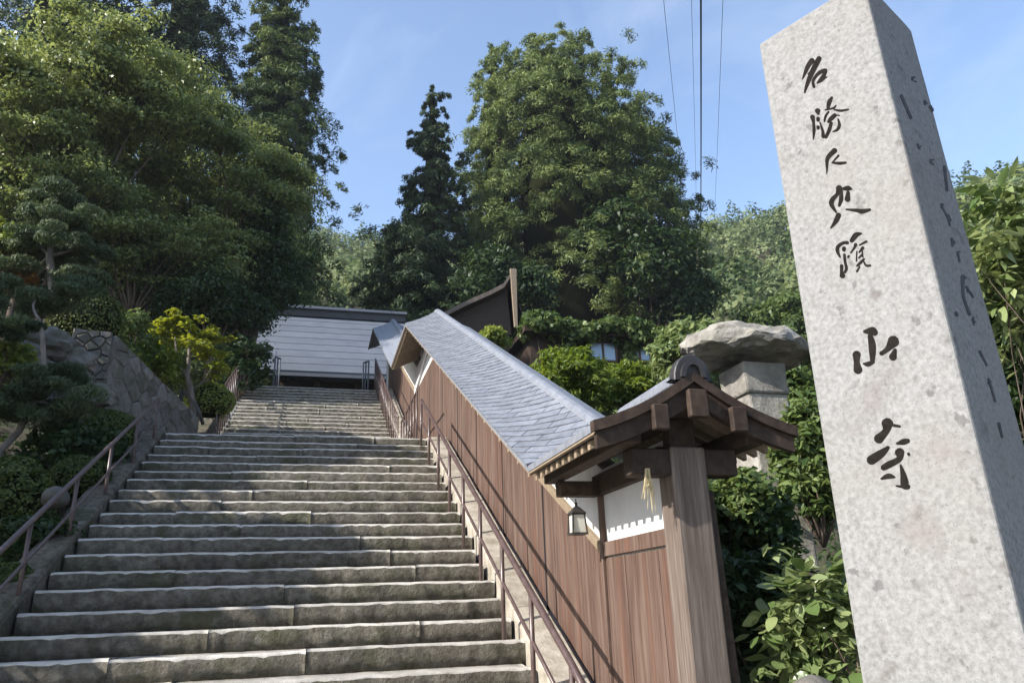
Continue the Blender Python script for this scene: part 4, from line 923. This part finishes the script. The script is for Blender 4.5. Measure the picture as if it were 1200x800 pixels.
# trees up-sun of the garden, outside the frame on the left; forecourt pair added unseen to cut sky light
for (x, y, zc, r, rz, lab) in ((-7.4, 7.1, 5.6, 2.3, 2.0, 'low maple on the far garden bank shading the garden shrubs'), (-7.2, 3.6, 3.3, 1.9, 1.7, 'low maple on the far garden bank shading the foot of the stairs'), (-8.4, 9.7, 8.0, 1.8, 2.5, 'tall maple on the far garden bank shading the landing'), (-12, 22, 11.5, 3.0, 3.0, 'tall maple on the upper bank beyond the broad sunlit maple'), (-3.5, -9, 5.5, 3.4, 3.2, 'unseen maple added behind the camera to cut sky light on the garden side of the stairs'), (3.8, -9.5, 5.5, 3.4, 3.2, 'unseen maple added behind the camera to cut sky light on the pillar side')):
    broadleaf('maple_tree', lab, (x, y, ground(x, y)), (x, y, zc), (r, r, rz), 12, 330, 46, .26, .16, M['maple'], cr=(.5, .5, .2), trunk=.15)

# ------------------------------------------------------------------ garden planting on the left
def px_mound(name, label, px, py, Y, rx, rz, n, L, W, m, **kw):
    c = atY(px, py, Y); k = pxm(px, py, Y); return mound(name, label, c, (rx * k, rx * k * .9, rz * k), n, L, W, m, **kw)
px_mound('clipped_azalea', 'large clipped azalea mound above the garden handrail', 8, 588, 8.9, 48, 52, 5200, .045, .026, M['azalea'])
px_mound('clipped_azalea', 'small clipped azalea against the foot of the retaining wall', 126, 512, 11.3, 33, 32, 3600, .045, .026, M['azalea'])
px_mound('clipped_azalea', 'rounded azalea dome overhanging the end of the retaining wall', 103, 376, 13.2, 40, 38, 4200, .05, .028, M['azalea'])
px_mound('clipped_azalea', 'fresh green azalea mound at the foot of the young pale maple', 246, 470, 16.2, 27, 22, 3000, .05, .03, M['lime'])
px_mound('clipped_azalea', 'low dark azalea beside the lowest garden rail posts', 5, 690, 7.6, 36, 30, 3600, .045, .026, M['azalea'], t0=.2)
px_mound('clipped_azalea', 'flat dark azalea behind the small round boulder', 95, 560, 9.8, 32, 26, 3000, .045, .026, M['azalea'], t0=.1)
def cloud_pine(label, trunk_px, Y, pads, m, r=.05):
    a = atY(*trunk_px[0], Y); t = thing('pine_tree', label, 'pine', (a.x, Y, a.z)); B = Vector(t.location)
    pts = [atY(x, y, Y) - B for x, y in trunk_px]; mb = MB(); mb.tube([pts[0] + Vector((0, 0, -.6))] + pts, [r] + [r * (1 - .6 * i / len(pts)) for i in range(len(pts))], 8)
    C = []; R = []
    for (px, py, dY, rx, rz) in pads:
        c = atY(px, py, Y + dY); k = pxm(px, py, Y); R.append((rx * k, rx * k * .85, rz * k)); C.append(np.array(c))
        near = min(pts, key=lambda q: (q - (c - B)).length); limb(mb, near, c - B, r * .45, r * .2, 6)
    mb.build('trunk', M['palebark'], t, True)
    for c, r_ in zip(C, R):
        n = int(min(6500, 1200 + 5200 * r_[0] * r_[0] / .4)); kb = 9
        sc_ = c + rng.normal(size=(kb, 3)) * np.array(r_) * np.array([.55, .55, .35]); sr_ = np.array(r_) * (.30 + .30 * rng.random((kb, 1)))
        ix = rng.integers(0, kb, n); u = unit(rng.normal(size=(n, 3)) + np.array([0, 0, .45])); P = sc_[ix] + u * sr_[ix] * (.55 + .5 * rng.random((n, 1)))
        D = unit(u * np.array([.9, .9, .5]) + np.array([0, 0, .7]) + rng.normal(size=u.shape) * .45); Nn = unit(u + rng.normal(size=u.shape) * .5)
        leaf_mesh('needle_pad', P, Nn, D, .085 * (.7 + .6 * rng.random(n)), .017, .4 + .2 * rng.normal(size=kb)[ix] + .18 * rng.normal(size=n), m, t, loc=B)
    return t
cloud_pine('cloud pruned pine with leaning grey trunk and flat needle pads', [(0, 528), (22, 505), (40, 470), (52, 430), (50, 400), (48, 378)], 10.4, [(45, 348, .3, 60, 24), (38, 455, -.2, 42, 15), (80, 440, .3, 34, 16), (10, 480, 0, 36, 18), (70, 478, 0, 44, 20), (15, 385, .2, 32, 14)], M['pine'])
cloud_pine('small layered pine with a domed top behind the garden rocks', [(62, 345), (58, 300), (64, 262), (66, 235)], 13.2, [(65, 228, 0, 34, 15), (52, 252, .1, 38, 14), (85, 262, -.1, 30, 12), (40, 282, 0, 36, 14), (100, 288, 0, 30, 12), (60, 300, .2, 44, 14), (35, 318, 0, 34, 13), (90, 322, 0, 38, 14)], M['pine'], .07)
def px_shrub(name, label, px, py, Y, rx, rz, nc, n, L, W, m, **kw):
    c = atY(px, py, Y); k = pxm(px, py, Y); return shrub(name, label, c, (rx * k, rx * k * .9, rz * k), nc, n, L, W, m, **kw)
px_shrub('shrub', 'yellow-green shrub beside the leaning pine trunk', 8, 425, 11.2, 26, 30, 45, 60, .08, .045, M['lime'], cr=.14)
px_shrub('shrub', 'bright yellow-green shrub left of the small layered pine', 2, 285, 13.6, 20, 32, 40, 60, .09, .05, M['lime'], cr=.16)
px_shrub('shrub', 'orange tinged shrub above the garden rocks', 18, 325, 13.4, 30, 14, 30, 60, .08, .045, M['reddish'], cr=.14)
px_shrub('shrub', 'sunlit green shrub over the slope of the retaining wall', 178, 430, 15.6, 34, 34, 70, 60, .10, .055, M['lime'], cr=.2, t0=.0)
px_shrub('shrub', 'loose green shrub between the azalea dome and the dark evergreens', 150, 400, 15.2, 30, 40, 60, 60, .10, .055, M['shrub'], cr=.2)
px_shrub('shrub', 'dark leafy shrub by the close posted upper handrail', 285, 425, 19.5, 34, 36, 60, 60, .12, .06, M['shrubdark'], cr=.25)
px_shrub('shrub', 'dark glossy shrub filling the bank below the cloud pruned pine', 90, 530, 10.6, 60, 34, 90, 60, .09, .05, M['shrubdark'], cr=.2)
px_shrub('shrub', 'low shaded shrub along the garden side of the lower kerb', 40, 640, 8.4, 44, 34, 80, 60, .07, .04, M['shrubdark'], cr=.14)
# young maple with pale forked trunk
Ym = 15.9
ym = thing('young_maple', 'young yellow-green maple with a pale forked trunk in the sun', 'tree', atY(228, 478, Ym)); B = Vector(ym.location)
tp = [atY(x, y, Ym) - B for x, y in ((228, 480), (224, 460), (219, 440), (222, 415), (222, 385))]
mb = MB(); mb.tube([tp[0] + Vector((0, 0, -.5))] + tp, [.085, .085, .075, .06, .04, .02], 8)
mb.tube([tp[2], atY(208, 425, Ym) - B, atY(205, 395, Ym) - B], [.05, .035, .015], 7); mb.tube([tp[1], atY(240, 445, Ym) - B, atY(250, 428, Ym) - B], [.035, .025, .01], 6)
mb.build('trunk', M['palebark'], ym, True)
pads = [(208, 375, 16, 7), (196, 390, 20, 9), (225, 380, 20, 8), (245, 392, 20, 8), (212, 400, 26, 9), (240, 415, 22, 8), (200, 412, 18, 8), (252, 432, 18, 8), (228, 398, 24, 8), (188, 400, 14, 8), (258, 395, 10, 5)]
C = []; R = []
for (px, py, rx, rz) in pads:
    c = atY(px, py, Ym + rng.uniform(-.5, .5)); k = pxm(px, py, Ym)
    for j in range(6): C.append(np.array(c) + rng.normal(size=3) * np.array([rx, rx, rz]) * k * .5); R.append((rx * k * .6, rx * k * .6, rz * k * .6))
clumps('crown', C, np.array(R), 50, .11, .06, M['maplebright'], ym, upw=1.1, outw=.3, rnd=.5, loc=B, shell=.1, tbase=.3 + .5 * rng.random(len(C)), sag=.3)

# ------------------------------------------------------------------ planting right of the wall
px_shrub('bamboo_shrub', 'bright green feathery shrub just over the shingle roof slope', 668, 448, 11.0, 48, 40, 120, 60, .12, .035, M['lime'], cr=.2, t0=-.1)
px_shrub('bamboo_shrub', 'bright green feathery shrub in front of the shed windows', 735, 456, 11.6, 46, 30, 110, 60, .12, .035, M['lime'], cr=.2, t0=-.15)
px_shrub('shrub', 'light green long leaved shrub beside the rock cap of the stone lantern', 808, 418, 10.5, 50, 40, 150, 60, .15, .05, M['glossy'], cr=.22, t0=.2)
px_shrub('shrub', 'small yellow-green shrub sprouting below the dark upswept house', 578, 396, 17, 17, 13, 30, 60, .11, .06, M['lime'], cr=.2)
px_shrub('shrub', 'dark dense shrub in the shade behind the end post', 870, 620, 6.2, 60, 60, 150, 60, .09, .05, M['shrubdark'], cr=.2)
px_shrub('shrub', 'leafy shrub growing round the foot of the stone lantern', 862, 580, 5.9, 34, 24, 50, 50, .085, .05, M['shrub'], cr=.14)
px_shrub('shrub', 'mid green shrub between the stone lantern and the pillar', 950, 545, 6.6, 42, 75, 150, 60, .10, .045, M['shrub'], cr=.18)
px_shrub('shrub', 'dark ferny undergrowth on the bank beside the pillar', 890, 720, 5.0, 64, 70, 170, 60, .09, .03, M['shrubdark'], cr=.2)
px_shrub('shrub', 'tall dark shrub filling the gap under the gable and the pillar', 930, 470, 8.5, 34, 34, 80, 60, .12, .06, M['shrub'], cr=.22, t0=.05)
# bushes made of single large leaves
def leaf_src(name, m, curl=.12):
    v = []; f = []; K = 6
    for i in range(K + 1):
        t = i / K; wd = .21 * math.sin(math.pi * t ** .85) ** .8 if 0 < i < K else 0.004; z = -curl * t * t + .03 * math.sin(t * 7)
        v += [(-wd, t, z + .18 * wd), (0, t, z), (wd, t, z + .18 * wd)]
    for i in range(K): f += [(i * 3, i * 3 + 1, i * 3 + 4, i * 3 + 3), (i * 3 + 1, i * 3 + 2, i * 3 + 5, i * 3 + 4)]
    me = bpy.data.meshes.new(name); me.from_pydata(v, [], f); at = me.attributes.new('tint', 'FLOAT', 'FACE'); at.data.foreach_set('value', [.5] * len(f)); me.materials.append(m); me.polygons.foreach_set('use_smooth', [True] * len(f)); me.update(); return me
def leafy_bush(name, label, c, rad, n, L, m, base, extra=0, wide=1.0, Cl=26):
    base = Vector(base); t = thing(name, label, 'bush', base)
    srcs = []
    for tt in (.1, .3, .5, .7, .9):
        me = leaf_src('leaf', m, random.uniform(.05, .25)); me.attributes['tint'].data.foreach_set('value', [tt] * 12); srcs.append(me)
    tips = []
    for i in range(Cl):
        u = Vector((random.gauss(0, 1), random.gauss(0, 1), random.gauss(.2, 1))).normalized(); q = Vector(c) + Vector((u.x * rad[0], u.y * rad[1], u.z * rad[2])) * (random.random() ** .35); tips.append((q, u))
    mb = MB()
    for q, u in tips[::4]: limb(mb, (0, 0, -.1), q - base, .010, .003, 5)
    mb.build('stems', M['bark'], t, True)
    for i in range(n):
        q, u = tips[i % len(tips)]
        out_ = (u * .5 + Vector((random.gauss(0, .8), random.gauss(0, .8), random.gauss(.1, .5)))).normalized()
        o = bpy.data.objects.new('leaf', random.choice(srcs)); s = L * random.uniform(.65, 1.25)
        p_ = q + out_ * random.uniform(0, .10) * (L / .1)
        zax = (Vector((0, 0, 1)) + Vector((random.gauss(0, .45), random.gauss(0, .45), 0))).normalized(); y = (out_ + Vector((0, 0, -.25))).normalized(); x = y.cross(zax).normalized(); zax = x.cross(y)
        o.matrix_world = Matrix(((x.x * s * wide, y.x * s, zax.x * s, p_.x - base.x), (x.y * s * wide, y.y * s, zax.y * s, p_.y - base.y), (x.z * s * wide, y.z * s, zax.z * s, p_.z - base.z), (0, 0, 0, 1)))
        link(o, t)
    inner = np.array([q for q, u in tips for _ in (0, 1)]) + rng.normal(size=(2 * len(tips), 3)) * .35 * np.array(rad)
    inner = np.array(c) + (inner - np.array(c)) * .72
    f_ = clumps('inner_leaves', inner, np.array(rad) * .3, extra, L * .7, L * .32, m, t, upw=.9, outw=.4, rnd=.4, loc=base, shell=.1, droop=.4); f_['kind'] = 'stuff'
    return t
c = atY(955, 735, 4.1); leafy_bush('hydrangea_bush', 'broad leaved light green bush in the sun at the foot of the pillar', c, (.34, .3, .36), 290, .12, M['glossy'], (c.x, c.y, .2), wide=1.5, Cl=44, extra=14)
c = atY(1195, 318, 4.6); leafy_bush('evergreen_bush', 'tall glossy evergreen bush showing past the shaded side of the pillar', c, (.75, .6, .75), 290, .19, M['glossy'], (c.x + .1, c.y, .6), wide=.75, Cl=52, extra=22)
px_shrub('shrub', 'dark dense evergreen below the glossy bush behind the pillar', 1215, 430, 5.2, 75, 130, 170, 60, .12, .05, M['shrubdark'], cr=.22)

# ------------------------------------------------------------------ wooded hillside
C = []; R = []; TB = []
for i in range(1900):
    az = math.radians(rng.uniform(-24, 58)); d = math.sqrt(rng.uniform(46 ** 2, 165 ** 2)); x, y = d * math.sin(az), d * math.cos(az)
    h = height(x, y); r = rng.uniform(1.5, 3.0); con = rng.random() < .16
    C.append((x, y, h + (r * 1.1 if not con else r * 1.3) + 1.0)); R.append((r, r, r * .8) if not con else (r * .55, r * .55, r * 1.7)); TB.append(rng.uniform(.25, .75) if not con else .02)
C = np.array(C); R = np.array(R); TB = np.array(TB)
hf = clumps('hillside_woodland', C, R, 130, .62, .42, M['forest'], None, upw=.45, outw=1.3, rnd=.4, shell=.72, tbase=TB, var=.3)
tag(hf, 'sunlit green woodland covering the steep hillside behind the temple', 'woodland', None, 'stuff')
# undergrowth on the banks
C = []
for i in range(1500):
    if rng.random() < .55: x = rng.uniform(-9, -2.75); y = rng.uniform(5, 24)
    else: x = rng.uniform(2.6, 13); y = rng.uniform(4.8, 20)
    if 0 < x < 4 and y < 3.3: continue
    if -4.2 < x < -2.0 and 12.2 < y < 16: continue
    C.append((x, y, height(x, y) + rng.uniform(.0, .12)))
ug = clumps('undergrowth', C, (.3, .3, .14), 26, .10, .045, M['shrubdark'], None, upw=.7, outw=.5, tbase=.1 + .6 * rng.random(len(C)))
tag(ug, 'low leafy ground cover on the banks beside the stairs', 'undergrowth', None, 'stuff')

# ------------------------------------------------------------------ thin summer haze
hz = bpy.data.materials.new('haze_air'); hz.use_nodes = True; hn = hz.node_tree; hn.nodes.clear()
pv = hn.nodes.new('ShaderNodeVolumePrincipled'); pv.inputs['Color'].default_value = (.80, .88, 1, 1); pv.inputs['Density'].default_value = .00038; pv.inputs['Anisotropy'].default_value = .2
ho = hn.nodes.new('ShaderNodeOutputMaterial'); hn.links.new(pv.outputs[0], ho.inputs['Volume'])
zlo = min(q[2] for q in gv) - 1; zhi = max(q[2] for q in gv) + 12
hb = MB(); hb.box((-705, -605, zlo), (730, 830, zhi)); tag(hb.build('haze', hz), 'thin bluish summer haze in the valley air', 'haze', None, 'stuff')
